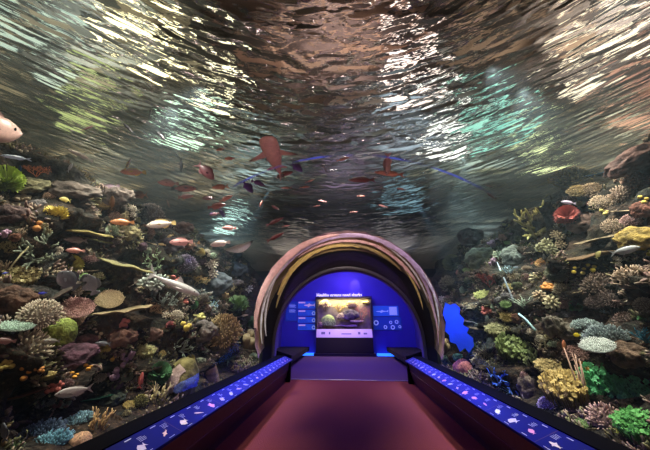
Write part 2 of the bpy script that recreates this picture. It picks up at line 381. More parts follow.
def counter(s, label):
    root = empty('label_counter', (s * 1.75, 3.5, 0), label, 'counter')
    def P(l): return [(s * x, z) for x, z in l]
    Y0 = -1.5
    extrude(P([(1.72, 0), (1.98, 0), (1.96, .58), (1.62, .52), (1.655, .30), (1.66, .29), (1.70, .10), (1.72, .09)]), Y0, RAIL_END, 'base', m_maroon, root)
    extrude(P([(1.690, .28), (1.645, .295), (1.645, .305), (1.69, .31)]), Y0, RAIL_END, 'joint_line', m_line, root)
    extrude(P([(1.62, .515), (1.54, .540), (1.545, .562), (1.765, .650), (1.80, .63)]), Y0, RAIL_END, 'label_panel', m_panel, root)
    extrude(P([(1.765, .63), (1.765, .660), (1.97, .675), (1.97, .56), (1.80, .58)]), Y0, RAIL_END, 'sill', m_sill, root)
    extrude(P([(1.60, 0), (2.02, 0), (2.02, .78), (1.60, .66)]), RAIL_END, RAIL_END + .12, 'end_post', m_sill, root)
    A = Vector((s * 1.545, 0, .562)); E = (Vector((s * 1.765, 0, .650)) - A); nrm = Vector((-s * .371, 0, .928)).normalized()
    def on(u, y, h=.002): p = A + E * u + nrm * h; return (p.x, y, p.z)
    rr = random.Random(5 + s); y = 1.30; i = 0
    while y < RAIL_END - .3:
        w = .29
        kind = rr.choice((0, 0, 1, 2, 3, 4, 0)); ang = rr.uniform(-.5, .5); sz = rr.uniform(.10, .145)
        m = MB(); o = fish_outline(kind, i); pts = []
        for (a, c) in o:
            q = a * cos(ang) - c * sin(ang); t = a * sin(ang) + c * cos(ang)
            pts.append(on(.36 + t * sz / .245, y + q * sz * s))
        m.add(pts, [tuple(range(len(pts)))]); m.build('animal_picture', rr.choice(m_pic), root)
        m = MB()
        def bar(u0, u1, ya, yb): m.add([on(u0, ya), on(u0, yb), on(u1, yb), on(u1, ya)], [(0, 1, 2, 3)])
        bar(.87, .905, y - .05, y + .02)
        for k in range(4): bar(.76 - .06 * k, .775 - .06 * k, y + .045, y + .045 + rr.uniform(.055, .085))
        bar(.07, .09, y - .03, y + .05)
        m.build('caption', m_txt, root)
        y += w; i += 1
    for k in range(8):      # fine joints between printed sheets
        yy = 1.15 + k * .87; m = MB(); m.add([on(.02, yy, .001), on(.98, yy, .001), on(.98, yy + .006, .001), on(.02, yy + .006, .001)], [(0, 1, 2, 3)]); m.build('sheet_joint', m_line, root)
    return root
counter(-1, 'dark plum rail counter with sloped printed animal strip, running along left reef')
counter(1, 'dark plum rail counter with sloped printed animal strip, running along right reef')

# ------------------------------------------------------------------ back wall of the room
def room_xz(px, py, y=15.29): p = at_y(px, py, y); return p.x, p.z
sx0, sz1 = room_xz(318, 299); sx1, sz0 = room_xz(371, 329); zl = room_xz(345, 337)[1]
disp = empty('window_display', ((sx0 + sx1) / 2, 15, 0), 'black display cabinet with lit coral window and pale caption shelf on blue back wall', 'display case')
yb = 15.28
m = MB()
m.box(sx0 - .03, sx1 + .03, 14.75, yb, .12, zl - .01); m.build('cabinet', M['black'], disp)
m = MB()
for a in ((sx0 - .08, sx0, sz0, sz1 + .08), (sx1, sx1 + .08, sz0, sz1 + .08), (sx0, sx1, sz1, sz1 + .08)):
    m.box(a[0], a[1], 14.72, yb, a[2], a[3])
m.build('window_surround', M['black'], disp)
m = MB(); m.box(sx0 - .08, sx1 + .08, yb - .03, yb, sz0 - .1, sz1 + .05); m.build('niche_back', mat_plain('niche_back_paint', (.20, .16, .10), .8, nscale=5, namt=.8), disp)
m = MB(); m.add([(sx0 - .02, 14.74, zl), (sx1 + .02, 14.74, zl), (sx1 + .02, 14.98, sz0), (sx0 - .02, 14.98, sz0)], [(0, 1, 2, 3)])
cs = m.build('caption_shelf', mat_plain('pale_caption_panel', (.55, .40, .55), .5, emit=(.8, .5, .7), es=.05), disp)
m = MB()
for k, (u, w, h) in enumerate(((.08, .10, .3), (.22, .04, .3), (.45, .25, .12), (.75, .06, .3), (.85, .09, .2))):
    xa = sx0 + (sx1 - sx0) * u; t0, t1 = .35, .35 + h
    f = lambda t: (14.74 + .24 * t - .004, zl + (sz0 - zl) * t + .004)
    m.add([(xa, *f(t0)), (xa + w * 2, *f(t0)), (xa + w * 2, *f(t1)), (xa, *f(t1))], [(0, 1, 2, 3)])
m.build('printed_sketch', mat_plain('sketch_print', (.12, .08, .2), .5), cs)
m = MB(); m.box(sx0 - .12, sx1 + .12, 14.6, yb, 0, .12); m.build('plinth', mat_plain('plinth_black', (.015, .012, .02), .5), disp)

tx = bpy.data.curves.new('wall_lettering', 'FONT'); tx.body = 'Healthy oceans need sharks'; tx.size = .235; tx.extrude = .01; tx.offset = .003
x0, z0 = room_xz(316.5, 297); x1, _ = room_xz(362, 297)
to = bpy.data.objects.new('tmp_text', tx); COL.objects.link(to)
bpy.context.view_layer.update()
dg = bpy.context.evaluated_depsgraph_get(); me = bpy.data.meshes.new_from_object(to.evaluated_get(dg)); bpy.data.objects.remove(to)
wdt = max(v.co.x for v in me.vertices); k = (x1 - x0) / wdt
for v in me.vertices: v.co = Vector((x0 + v.co.x * k, 15.285 - v.co.z, z0 + v.co.y * k * 1.3))
me.materials.clear(); me.materials.append(mat_plain('white_letters', (.9, .88, .95), .5, emit=(1, .9, 1), es=1.1))
tag(link('wall_lettering', me), 'white lettering Healthy oceans need sharks on blue wall above the coral window', 'sign')

PB = dict(blue=mat_plain('panel_blue', (.02, .09, .55), .5, emit=(.02, .14, .9), es=.30), dim=mat_plain('panel_dim_blue', (.012, .045, .34), .5, emit=(.01, .06, .6), es=.22),
          pink=mat_plain('panel_title_pink', (.75, .5, .6), .5, emit=(.8, .5, .75), es=.35), lite=mat_plain('panel_light_print', (.45, .55, .9), .5, emit=(.4, .5, 1), es=.35))
def panel(name, px0, py0, px1, py1, label, marks, mat='blue', group=None, y=15.28):
    x0, z1 = room_xz(px0, py0, y); x1, z0 = room_xz(px1, py1, y)
    m = MB(); m.box(x0, x1, y - .03, y, z0, z1); o = m.build(name, PB[mat])
    tag(o, label, 'information panel', group)
    for (nm, shape, u, v, w, h, mt) in marks:
        cx, cz = x0 + (x1 - x0) * u, z0 + (z1 - z0) * v; hw, hh = (x1 - x0) * w / 2, (z1 - z0) * h / 2; yy = y - .034
        m = MB()
        if shape == 'bar': m.add([(cx - hw, yy, cz - hh), (cx + hw, yy, cz - hh), (cx + hw, yy, cz + hh), (cx - hw, yy, cz + hh)], [(0, 1, 2, 3)])
        elif shape == 'lines':
            for k in range(4):
                zz = cz - hh + 2 * hh * k / 3; m.add([(cx - hw, yy, zz), (cx + hw * (1 - .3 * (k % 2)), yy, zz), (cx + hw * (1 - .3 * (k % 2)), yy, zz + .018), (cx - hw, yy, zz + .018)], [(0, 1, 2, 3)])
        elif shape == 'ring':
            n = 20; vs = []
            for k in range(n):
                a = 2 * PI * k / n; vs += [(cx + hw * cos(a), yy, cz + hw * sin(a)), (cx + hw * .55 * cos(a), yy, cz + hw * .55 * sin(a))]
            m.add(vs, [(2 * k, 2 * ((k + 1) % n), 2 * ((k + 1) % n) + 1, 2 * k + 1) for k in range(n)])
        else:
            sh = [(-.5, .0), (-.38, .12), (-.1, .2), (.0, .55), (.08, .22), (.35, .1), (.5, .5), (.46, 0), (.5, -.3), (.35, -.06), (.05, -.18), (-.1, -.5), (-.16, -.2), (-.4, -.12)]
            m.add([(cx + a * hw * 2, yy, cz + c * hh * 2) for a, c in sh], [tuple(range(len(sh)))])
        m.build(nm, PB[mt], o)
panel('shark_panel', 298, 301.5, 316.5, 308.5, 'blue wall panel with a pale shark picture, left of the coral window', [('title', 'bar', .22, .84, .36, .2, 'pink'), ('shark_picture', 'shark', .62, .45, .6, .6, 'pink')], group='left panels')
for k, (ya, yb2) in enumerate(((310, 315.6), (317, 322.6), (324, 330))):
    w = ('just under the shark picture', 'second below the shark picture', 'lowest of its column')[k]
    panel('ring_picture_panel', 298, ya, 316.5, yb2, 'blue wall panel with pink title and pale round picture, ' + w, [('title', 'bar', .22, .8, .36, .24, 'pink'), ('round_picture', 'ring', .85, .42, .20, .5, 'lite'), ('small_print', 'lines', .3, .35, .45, .4, 'dim')], group='left panels')
panel('text_panel', 286.5, 301.5, 296.5, 321, 'dim blue text panel nearest the left edge of the room opening', [('small_print', 'lines', .6, .5, .6, .12, 'lite'), ('small_print', 'lines', .6, .75, .6, .12, 'lite')], 'dim', group='left panels')
panel('landscape_panel', 373, 306, 399, 316, 'bright blue seascape panel on the right of the coral window', [('wave_picture', 'shark', .35, .45, .5, .3, 'lite'), ('photo_patch', 'bar', .78, .5, .3, .8, 'lite')], group='right panels')
panel('circle_panel', 373, 317, 402, 330, 'dark blue panel with six pale circles, right of the coral window', [('round_picture', 'ring', *a, .5, 'lite') for a in ((.1, .55, .18), (.42, .22, .13), (.62, .58, .11), (.68, .2, .15), (.83, .62, .13), (.93, .25, .10))], 'dim', group='right panels')
for s, px in ((-1, 302), (1, 392)):
    p = at_z(px, 354.5, .05)
    m = MB(); m.box(p.x - .75, p.x + .75, 14.9, 15.2, 0, .10)
    o = m.build('floor_light', mat_plain('blue_floor_light_%s' % ('left' if s < 0 else 'right'), (.1, .3, .9), .4, emit=(.02, .16, 1), es=2.2))
    tag(o, 'glowing blue floor light bar at the foot of back wall, %s of the black cabinet' % ('left' if s < 0 else 'right'), 'floor light')

# ------------------------------------------------------------------ water surface
def mat_water():
    m, nt, out, N = new_mat('rippled_water'); L = nt.links.new
    tc = N('TexCoord'); sp = N('SeparateXYZ'); L(tc.outputs['Object'], sp.inputs[0])
    x2 = N('Math', operation='MULTIPLY'); L(sp.outputs['X'], x2.inputs[0]); L(sp.outputs['X'], x2.inputs[1])
    yy = N('Math', operation='MULTIPLY_ADD'); yy.inputs[1].default_value = .10; L(x2.outputs[0], yy.inputs[0]); L(sp.outputs['Y'], yy.inputs[2])
    xs = N('Math', operation='MULTIPLY'); xs.inputs[1].default_value = .46; L(sp.outputs['X'], xs.inputs[0])
    cb = N('CombineXYZ'); L(xs.outputs[0], cb.inputs['X']); L(yy.outputs[0], cb.inputs['Y'])
    n1 = N('TexNoise', Scale=4.2, Detail=1.2, Roughness=.4, Distortion=.3); n2 = N('TexNoise', Scale=9.0, Detail=2.0, Roughness=.5); n3 = N('TexNoise', Scale=1.1, Detail=1.0)
    for n in (n1, n2, n3): L(cb.outputs[0], n.inputs['Vector'])
    a = N('Math', operation='MULTIPLY_ADD'); a.inputs[1].default_value = .16; L(n2.outputs['Fac'], a.inputs[0]); L(n1.outputs['Fac'], a.inputs[2])
    a2 = N('Math', operation='MULTIPLY_ADD'); a2.inputs[1].default_value = .6; L(n3.outputs['Fac'], a2.inputs[0]); L(a.outputs[0], a2.inputs[2])
    bp = N('Bump', Strength=1.0, Distance=.50); L(a2.outputs[0], bp.inputs['Height'])
    rf = N('BsdfRefraction', Roughness=.09, IOR=1.33); gl = N('BsdfGlossy', Roughness=.18)
    rf.inputs['Color'].default_value = (.86, .95, .92, 1); gl.inputs['Color'].default_value = (.8, .9, .9, 1)
    tl = N('BsdfTranslucent'); tl.inputs['Color'].default_value = (.42, .46, .40, 1)
    for n in (rf, gl, tl): L(bp.outputs[0], n.inputs['Normal'])
    m1 = N('MixShader'); m1.inputs[0].default_value = .22; L(rf.outputs[0], m1.inputs[1]); L(gl.outputs[0], m1.inputs[2])
    m2 = N('MixShader'); m2.inputs[0].default_value = .22; L(m1.outputs[0], m2.inputs[1]); L(tl.outputs[0], m2.inputs[2])
    L(m2.outputs[0], out.inputs[0]); return m
m = MB(); m.add([(-TX, -3.2, WATER), (-TX, FAR, WATER), (TX, FAR, WATER), (TX, -3.2, WATER)], [(0, 1, 2, 3)])
tag(m.build('water_surface', mat_water()), 'rippled glittering water surface seen from below over the whole tunnel', 'water surface', kind='stuff')

m, nt, out, N = new_mat('clear_tank_water')
vs_ = N('VolumeScatter', Density=.0095, Anisotropy=.35); vs_.inputs['Color'].default_value = (.62, .86, 1, 1); nt.links.new(vs_.outputs[0], out.inputs['Volume'])
sec = [(-TX + .02, .385), (-TX + .02, WATER - .02), (TX - .02, WATER - .02), (TX - .02, .385), (2.02, .385)] + [(x, z) for x, _, z in arch(VC, VR + .02, 0, va, 180 - va, 48, False)] + [(-2.02, .385)]
wb = MB(); k = len(sec); wb.add([(x, -3.1, z) for x, z in sec] + [(x, FAR - .1, z) for x, z in sec], [(i, (i + 1) % k, k + (i + 1) % k, k + i) for i in range(k)] + [tuple(range(k - 1, -1, -1)), tuple(range(k, 2 * k))])
tag(wb.build('tank_water', m), 'faintly hazy blue water filling the tank around the vault', 'water', kind='stuff')

# ------------------------------------------------------------------ light
def aim(o, tgt): o.rotation_euler = (Vector(tgt) - o.location).to_track_quat('-Z', 'Y').to_euler()
def area(loc, tgt, w, h, power, col, name='hall_lamp'):
    l = bpy.data.lights.new(name, 'AREA'); l.shape = 'RECTANGLE'; l.size = w; l.size_y = h; l.energy = power; l.color = col
    o = bpy.data.objects.new(name, l); COL.objects.link(o); o.location = loc; aim(o, tgt); return o
def spot(loc, tgt, power, col, ang=60, blend=.6, size=.06, name='reef_lamp'):
    l = bpy.data.lights.new(name, 'SPOT'); l.energy = power; l.color = col; l.spot_size = math.radians(ang); l.spot_blend = blend; l.shadow_soft_size = size
    o = bpy.data.objects.new(name, l); COL.objects.link(o); o.location = loc; aim(o, tgt); return o
def point(loc, power, col, size=.1, name='lamp'):
    l = bpy.data.lights.new(name, 'POINT'); l.energy = power; l.color = col; l.shadow_soft_size = size
    o = bpy.data.objects.new(name, l); COL.objects.link(o); o.location = loc; return o
# lamps hung in the service hall over the water (pixel of the patch of surface they light, metres across, watts, colour)
for px, py, w, h, pw, c in (
    (140, 25, 2.0, 1.6, 520, (1, .80, .46)), (215, 75, 1.6, 1.4, 300, (1, .84, .56)), (185, 125, 2.0, 1.6, 260, (.72, .95, .72)), (90, 110, 1.6, 2.0, 120, (.75, .80, .30)),
    (410, 60, 1.6, 2.0, 300, (1, .74, .68)), (440, 135, 1.5, 2.2, 340, (1, .90, .88)), (490, 115, 2.2, 2.6, 240, (.38, .95, .80)), (600, 45, 2.2, 1.8, 330, (1, .80, .60)),
    (545, 150, 1.5, 2.2, 220, (.92, .95, .50)), (228, 222, 1.6, 3.0, 420, (.66, .95, .88)), (330, 40, 2.6, 2.0, 60, (1, .56, .40)), (345, 130, 2.0, 2.0, 14, (.55, .55, .95)),
    (30, 30, 2.4, 1.8, 160, (.70, .85, .72)), (400, 195, 2.4, 3.0, 160, (.45, .75, .95)), (640, 110, 2.0, 2.0, 120, (1, .45, .32))):
    P = at_z(px, py, WATER); d = ray(px, py); hz = Vector((d.x, d.y, 0)) / 1.33; up = math.sqrt(1 - hz.length_squared)
    Q = P + hz * (3.2 / up) + Vector((0, 0, 3.2))
    area(Q, P, w * .75, h * .75, pw * .062, c)
for x, y, pw, c in ((-5.5, 4, 170, (.80, .85, .62)), (-3.5, 9, 150, (.62, .90, .85)), (-6, 10, 120, (.9, .8, .5)), (0, 4.5, 90, (1, .62, .50)), (0, 10, 60, (.66, .45, .75)), (2.2, 8, 120, (.7, .9, 1)), (5.5, 4, 170, (1, .80, .62)), (5, 9, 140, (.75, 1, .80)), (9.5, 6, 90, (1, .55, .40)), (0, 17, 60, (.60, .50, .70)), (-8, 16, 130, (.6, .85, .85)), (8, 16, 130, (.62, .85, .80)), (-4, 20, 90, (.7, .75, .8)), (4, 20, 90, (.6, .7, .9)), (-10.5, 9, 240, (.72, .70, .45)), (10.5, 9, 240, (.85, .85, .55)), (-11, 4, 220, (.70, .72, .5)), (11, 4, 200, (1, .68, .52))):
    area((x, y, 8.0), (x + .01, y, 10), 1.6, 1.6, pw * 1.5, c, 'hall_uplight_fill')  # unseen upward lamps added to tint the hall seen through the ripples
# reef spotlights hung just under the surface
for x, y, tx_, ty, tz, pw, c, an in (
    (-3.3, 1.9, -3.5, 2.4, .6, 560, (1, .92, .78), 66), (-3.5, 4.2, -3.6, 4.3, .6, 900, (1, .94, .82), 62), (-3.3, 6.6, -3.3, 6.9, .6, 760, (.94, 1, .90), 58),
    (-4.4, 3.2, -4.9, 3.4, 2.5, 120, (1, .80, .58), 62), (-4.6, 6.2, -4.8, 6.6, 3.0, 170, (.95, .9, .85), 60), (-3.6, 8.6, -3.8, 9.2, 2.6, 190, (.6, .8, 1), 60),
    (3.4, 2.2, 3.5, 2.6, .6, 800, (1, .93, .82), 66), (3.5, 4.3, 3.6, 4.4, .6, 950, (1, .95, .84), 62), (3.3, 6.6, 3.4, 6.9, .6, 720, (.92, 1, .92), 58),
    (4.5, 4.0, 4.9, 4.2, 3.0, 280, (1, .86, .62), 66), (4.6, 6.6, 4.9, 7.0, 3.2, 240, (1, .95, .72), 62), (3.7, 8.6, 4.2, 9.4, 3.0, 210, (.7, .85, 1), 60)):
    spot((x, y, 5.85), (tx_, ty, tz), pw, c, an)
for s in (-1, 1):
    spot((s * 2.5, 3.6, 5.6), (s * 3.7, 3.4, 1.4), 520, (1, .95, .85), 84, .9); spot((s * 2.5, 6.6, 5.6), (s * 3.5, 6.8, 1.4), 460, (.95, 1, .95), 74, .9)  # added front fill that brightens the rock under the overhangs
# pink fill added behind the camera to brighten fish over the vault
spot((0, -1.2, .9), (-1.6, 6.0, 4.6), 520, (1, .64, .60), 74, .8, .15, 'pink_fill')
spot((0, 6.0, 5.7), (0, 7.9, 3.9), 420, (1, .82, .78), 120, .8, .2, 'arch_fill')  # spots added to brighten the collar
spot((-2.4, 6.6, 5.0), (-2.5, 7.9, 2.4), 120, (1, .75, .8), 80, .8, .1, 'arch_fill'); spot((2.4, 6.6, 5.0), (2.5, 7.9, 2.4), 80, (.9, .7, 1), 80, .8, .1, 'arch_fill')
# tunnel: dim warm fill added over the near carpet, blue toward the portal
area((0, 1.2, 2.85), (0, 2.6, 0), 1.4, 1.4, 8, (1, .54, .52), 'carpet_fill')
def strip_lamp(x, y, z, length, w, power, col, name):
    o = area((x, y, z), (x, y, z - 1), length, w, power, col, name); o.matrix_world = Matrix.Translation((x, y, z)) @ Matrix(((0, 1, 0), (-1, 0, 0), (0, 0, 1))).to_4x4(); return o
for s in (-1, 1):
    strip_lamp(s * 1.70, 6.1, .95, 4.3, .05, 32, (.05, .07, 1), 'blue_rail_strip'); strip_lamp(s * 1.70, 3.4, .95, 1.6, .05, 3.2, (.05, .07, 1), 'blue_rail_strip')
spot((0, 8.7, 2.9), (0, 7.2, 0), 90, (.12, .08, 1), 90, .9, .1, 'blue_floor_fill')  # spot added for more blue on the floor
# room
point((0, 14.2, 3.7), 40, (.30, .10, 1), .2, 'room_violet_fill')  # added to brighten the upper wall in violet
area((0, 12.0, 3.9), (0, 13.0, 0), 4.5, 3.5, 420, (.16, .10, 1), 'room_blue_lamp')
point((0, 10.6, 3.2), 110, (.22, .08, 1), .2, 'room_violet_fill')
for px, py in ((355, 284), (322, 286), (304, 296)):
    p = at_y(px, py, 15.28); spot((p.x, 14.75, 4.25), (p.x, 15.28, 3.45 if px > 310 else 2.9), 60 if px == 355 else 30, (1, .62, .92), 46, 1.0, .05, 'wall_washer')
area(((sx0 + sx1) / 2, 14.95, sz1 - .03), ((sx0 + sx1) / 2, 15.1, sz0), sx1 - sx0 - .3,   .25, 80, (1, .86, .62), 'window_lamp')
w = bpy.data.worlds.new('world'); S.world = w; w.use_nodes = True
w.node_tree.nodes['Background'].inputs[0].default_value = (.02, .03, .05, 1); w.node_tree.nodes['Background'].inputs[1].default_value = .25
S.view_settings.view_transform = 'Standard'; S.view_settings.look = 'None'
S.cycles.use_denoising = True; S.cycles.caustics_refractive = False; S.cycles.caustics_reflective = False
S.cycles.sample_clamp_indirect = 3.0; S.cycles.max_bounces = 6; S.cycles.transparent_max_bounces = 16

# shafts of light through the hazy water
def shaft(x0, y0, x1, y1, Y, pw, c, an):
    B = at_y(x1, y1, Y); A = at_y(x0, y0, Y); D = (B - A).normalized(); L = A - D * 1.0
    if L.z > WATER - .1: L = A + D * ((WATER - .1 - A.z) / D.z)
    spot(L, B, pw, c, an, .8, .02, 'light_shaft')
shaft(428, 222, 488, 330, 7.2, 2600, (.55, .80, 1), 13); shaft(466, 200, 486, 240, 6.8, 1300, (.70, 1, .85), 16); shaft(256, 214, 222, 275, 7.0, 2200, (.50, .85, 1), 15); shaft(205, 225, 178, 282, 6.4, 500, (.10, .15, 1), 5)
# ------------------------------------------------------------------ reef terrain, left and right
def lerp(a, b, t): return a + (b - a) * t
def reef_point(s, Y, t):
    cz = lerp(4.05, 4.4, smoothstep(3, 8, Y)) if s < 0 else lerp(4.35, 4.45, smoothstep(3, 8, Y))
    pts = [(2.06, .40), (2.50, .42), (2.85, .62), (3.15, 1.3), (3.55, 2.1), (4.05, 2.9), (4.65, cz - .35), (5.1, cz), (5.7, cz - .15), (6.6, cz - .6), (7.95, cz - 1.0)]
    k = t * (len(pts) - 1); i = min(int(k), len(pts) - 2); f = k - i
    x, z = lerp(pts[i][0], pts[i + 1][0], f), lerp(pts[i][1], pts[i + 1][1], f)
    w = smoothstep(.08, .2, t) * (1 - smoothstep(.85, 1, t))
    q = Vector((x * 1.0 + s * 20, Y, z))
    a = .55 * fbm(q * .75, 3) + .22 * fbm(q * 2.1, 3) + .08 * fbm(q * 6, 3)
    lz = z * 1.55 + .5 * noise.noise(q * .6) + .25 * Y * (.35 if s < 0 else -.15)
    fr = lz - math.floor(lz); led = (fr ** 2.2) * (1 if fr < .9 else (1 - fr) * 10)
    x -= w * (a + .38 * led - .12)
    z += w * (.16 * fbm(q * 1.6 + Vector((9, 0, 0)), 3)) + (1 - w) * .03 * fbm(q * 5, 3)
    x = max(x, 2.04)
    if Y < 9.2:
        d = math.hypot(x, z - VC)
        if d < VR + .10 and z > .66: x *= (VR + .10) / d; z = VC + (z - VC) * (VR + .10) / d
    if 7.3 < Y < 9.6:
        r = lerp(2.2, 2.70, smoothstep(7.3, 7.8, Y)); d = math.hypot(x, z - 1.6)
        if d < r: x *= r / d; z = 1.6 + (z - 1.6) * r / d
    if Y > 8.4: x = max(x, lerp(2.6, 3.68, smoothstep(8.4, 10.5, Y)))
    return Vector((s * x, Y, max(z, .36)))
RF = {}
def make_reef(s, label):
    NY, NT = 250, 110; P = [[reef_point(s, .2 + 13.3 * i / NY, j / NT) for j in range(NT + 1)] for i in range(NY + 1)]
    m = MB(); m.grid(P)
    if s > 0: m.f = [tuple(reversed(f)) for f in m.f]
    o = m.build('reef_rock_face', M['rock'], None, True); tag(o, label, 'reef rock')
    RF[s] = o
    return BVHTree.FromPolygons([Vector(v) for v in m.v], m.f)
BV = {-1: make_reef(-1, 'dark craggy reef rock face rising behind the left rail counter'), 1: make_reef(1, 'dark craggy reef rock face rising behind the right rail counter')}
def crust(s, label, n=6500):
    """Uncountable small polyps, tufts and rubble crusting the rock."""
    R = random.Random(40 + s); m = MB(); me = RF[s].data; nf = len(me.polygons); k = 0
    while k < n:
        f = me.polygons[R.randrange(nf)]; c = f.center; nn = f.normal.normalized()
        if c.y > 11 or c.y < .8 or (abs(c.x) < 2.15 and c.z < .5 and R.random() < .85) or noise.noise(c * 1.1) + .5 * noise.noise(c * 2.7) < R.uniform(-.25, .30) or (c.z < 1.0 and R.random() < .5): continue
        x, y = pix(c)
        if any((x - a) ** 2 + (y - b) ** 2 < (.42 * w) ** 2 for a, b, w, _ in LM): continue
        k += 1; d0 = (nn + Vector((0, 0, .5))).normalized()
        if d0.dot(EYE - c) < 0 and nn.dot(EYE - c) < 0: nn = -nn; d0 = (nn + Vector((0, 0, .5))).normalized()
        q = R.uniform(.4, 1.2)
        for j in range(R.randint(2, 5)):
            d = (d0 + Vector((R.gauss(0, .45), R.gauss(0, .45), R.gauss(0, .3)))).normalized(); L = R.uniform(.03, .085) * q; b = c + Vector((R.gauss(0, .03), R.gauss(0, .03), R.gauss(0, .02)))
            m.tube([b - d * .02, b + d * L * .6, b + d * L], [.013 * q, .014 * q, .007 * q], 4, [.1, .5, 1])
    o = m.build('encrusting_growth', M['crust'], None, True); tag(o, label, 'reef growth', kind='stuff')
def hit_reef(px, py):
    d = ray(px, py); best = None
    for s in (-1, 1):
        h = BV[s].ray_cast(EYE, d)
        if h[0] is not None and (best is None or h[3] < best[3]): best = h
    return best
def t_vault(d):
    """How far along d the ray leaves the acrylic vault."""
    a = d.x * d.x + d.z * d.z; b = 2 * d.z * (EYE.z - VC); c = (EYE.z - VC) ** 2 - VR ** 2
    return (-b + math.sqrt(b * b - 4 * a * c)) / (2 * a)

# ------------------------------------------------------------------ coral kinds, each about one unit wide, base at z = 0
def r_(seed): return random.Random(seed)
def fib(n, zmin):
    out = []
    for i in range(n):
        z = 1 - (1 - zmin) * (i + .5) / n; a = i * 2.39996; r = math.sqrt(max(0, 1 - z * z)); out.append(Vector((r * cos(a), r * sin(a), z)))
    return out
def k_finger(seed, n=230, h=.62, rad=.020, ln=.12, wide=1.0):
    R = r_(seed); core, det = MB(), MB(); e = Vector((.40 * wide, .40, h * .62))
    core.blob((0, 0, .04), e, 18, 10, lambda u: 1 + .10 * noise.noise(u * 2.2 + Vector((seed, 0, 0))), lambda u, k: .12 + .1 * max(0, u.z), -.35)
    for u in fib(n, -.12):
        u = (u + Vector((R.gauss(0, .05), R.gauss(0, .05), R.gauss(0, .05)))).normalized()
        k = 1 + .10 * noise.noise(u * 2.2 + Vector((seed, 0, 0))); b = Vector((u.x * e.x, u.y * e.y, u.z * e.z + .04)) * k
        d = (Vector((u.x / e.x, u.y / e.y, u.z / e.z)).normalized() + Vector((0, 0, .35)) + Vector((R.gauss(0, .18), R.gauss(0, .18), R.gauss(0, .12)))).normalized()
        L = ln * R.uniform(.6, 1.25); r0 = rad * R.uniform(.8, 1.25)
        det.tube([b - d * .03, b + d * L * .55, b + d * L], [r0, r0 * .9, r0 * .55], 5, [.15, .5, 1.0])
    return core, det, 'branch_tips'
def k_table(seed, n=260):
    R = r_(seed); core, det = MB(), MB()
    lim = lambda a: .46 * (1 + .16 * noise.noise(Vector((cos(a) * 1.3, sin(a) * 1.3, seed))))
    prof = [(0, .0), (.10, .0), (.12, .10), (.6, .17), (1, .24), (1.0, .275), (.6, .25), (.0, .22)]
    na = 28; P = []
    for r, z in prof: P.append([(lim(2 * PI * j / na) * r * cos(2 * PI * j / na), lim(2 * PI * j / na) * r * sin(2 * PI * j / na), z + .02 * noise.noise(Vector((r * 3, j * .4, seed)))) for j in range(na + 1)])
    core.grid(P, [[.2 if i < 4 else .45] * (na + 1) for i in range(len(prof))])
    for i in range(n):
        a = i * 2.39996; r = math.sqrt((i + .5) / n) * .98; L = lim(a)
        b = Vector((L * r * cos(a), L * r * sin(a), .215 + .05 * r)); d = Vector((cos(a) * r * .8 + R.gauss(0, .2), sin(a) * r * .8 + R.gauss(0, .2), 1)).normalized(); l = R.uniform(.04, .09)
        det.tube([b, b + d * l * .6, b + d * l], [.017, .016, .008], 5, [.3, .6, 1])
    return core, det, 'branch_tips'
def k_brain(seed, h=.62):
    core = MB(); o = Vector((seed * 3.1, 0, 0))
    f = lambda u: 1 + .10 * noise.noise(u * 1.6 + o) + .022 * sin(9 * noise.noise(u * 2.6 + o) * PI)
    core.blob((0, 0, .08), (.5, .46, h - .08), 56, 28, f, lambda u, k: .42 + .5 * sin(9 * noise.noise(u * 2.6 + o) * PI) * .6 + .12 * u.z, -.25)
    return core, None, None
def k_rock(seed, h=.6):
    core = MB(); o = Vector((seed * 3.1, 5, 0))
    f = lambda u: 1 + .28 * noise.noise(u * 1.4 + o) + .16 * noise.noise(u * 3.3 + o) + .10 * noise.noise(u * 7 + o) + .05 * noise.noise(u * 15 + o)
    core.blob((0, 0, h * .42), (.5, .45, h * .58), 64, 36, f, lambda u, k: .42 + 1.5 * (k - 1))
    return core, None, None
def branch(m, R, p, d, L, r, depth, spread, flat=None, droop=.1):
    n = 3; pts = [p]; q = p
    for i in range(n):
        d = (d + Vector((R.gauss(0, .16), R.gauss(0, .16), R.gauss(0, .12) + droop)))
        if flat is not None: d -= flat * (d.dot(flat) * .85)
        d.normalize(); q = q + d * (L / n); pts.append(q)
    tip = 1.0 if depth == 0 else .35
    m.tube(pts, [r, r * .9, r * .82, r * (.45 if depth == 0 else .72)], 5, [.3, .35, .4 if depth else .6, tip])
    if depth:
        for i in range(R.choice((2, 3, 3))):
            ax = flat if flat is not None else Vector((R.gauss(0, 1), R.gauss(0, 1), R.gauss(0, 1))).normalized()
            d2 = Quaternion(ax, R.choice((-1, 1)) * R.uniform(.4, 1) * spread) @ d
            branch(m, R, pts[R.choice((2, 3, 3))], d2, L * R.uniform(.62, .85), r * .72, depth - 1, spread, flat, droop)
def fit(m, width=1.0, z0=True):
    xs = [v[0] for v in m.v]; zs = [v[2] for v in m.v]; ys = [v[1] for v in m.v]; w = max(max(xs) - min(xs), (max(ys) - min(ys)) * .8); k = width / w; cx = (max(xs) + min(xs)) / 2; mz = min(zs)
    m.v = [((x - cx) * k, y * k, (z - mz) * k) for x, y, z in m.v]; return m
def k_stag(seed, n=7, depth=2, rad=.035, spread=.75, droop=.12):
    R = r_(seed); m = MB()
    for i in range(n):
        a = 2 * PI * i / n + R.uniform(-.3, .3); t = R.uniform(.25, .85)
        branch(m, R, Vector((.05 * cos(a), .05 * sin(a), 0)), Vector((cos(a) * t, sin(a) * t, 1)).normalized(), .30, rad, depth, spread, None, droop)
    return fit(m), None, None
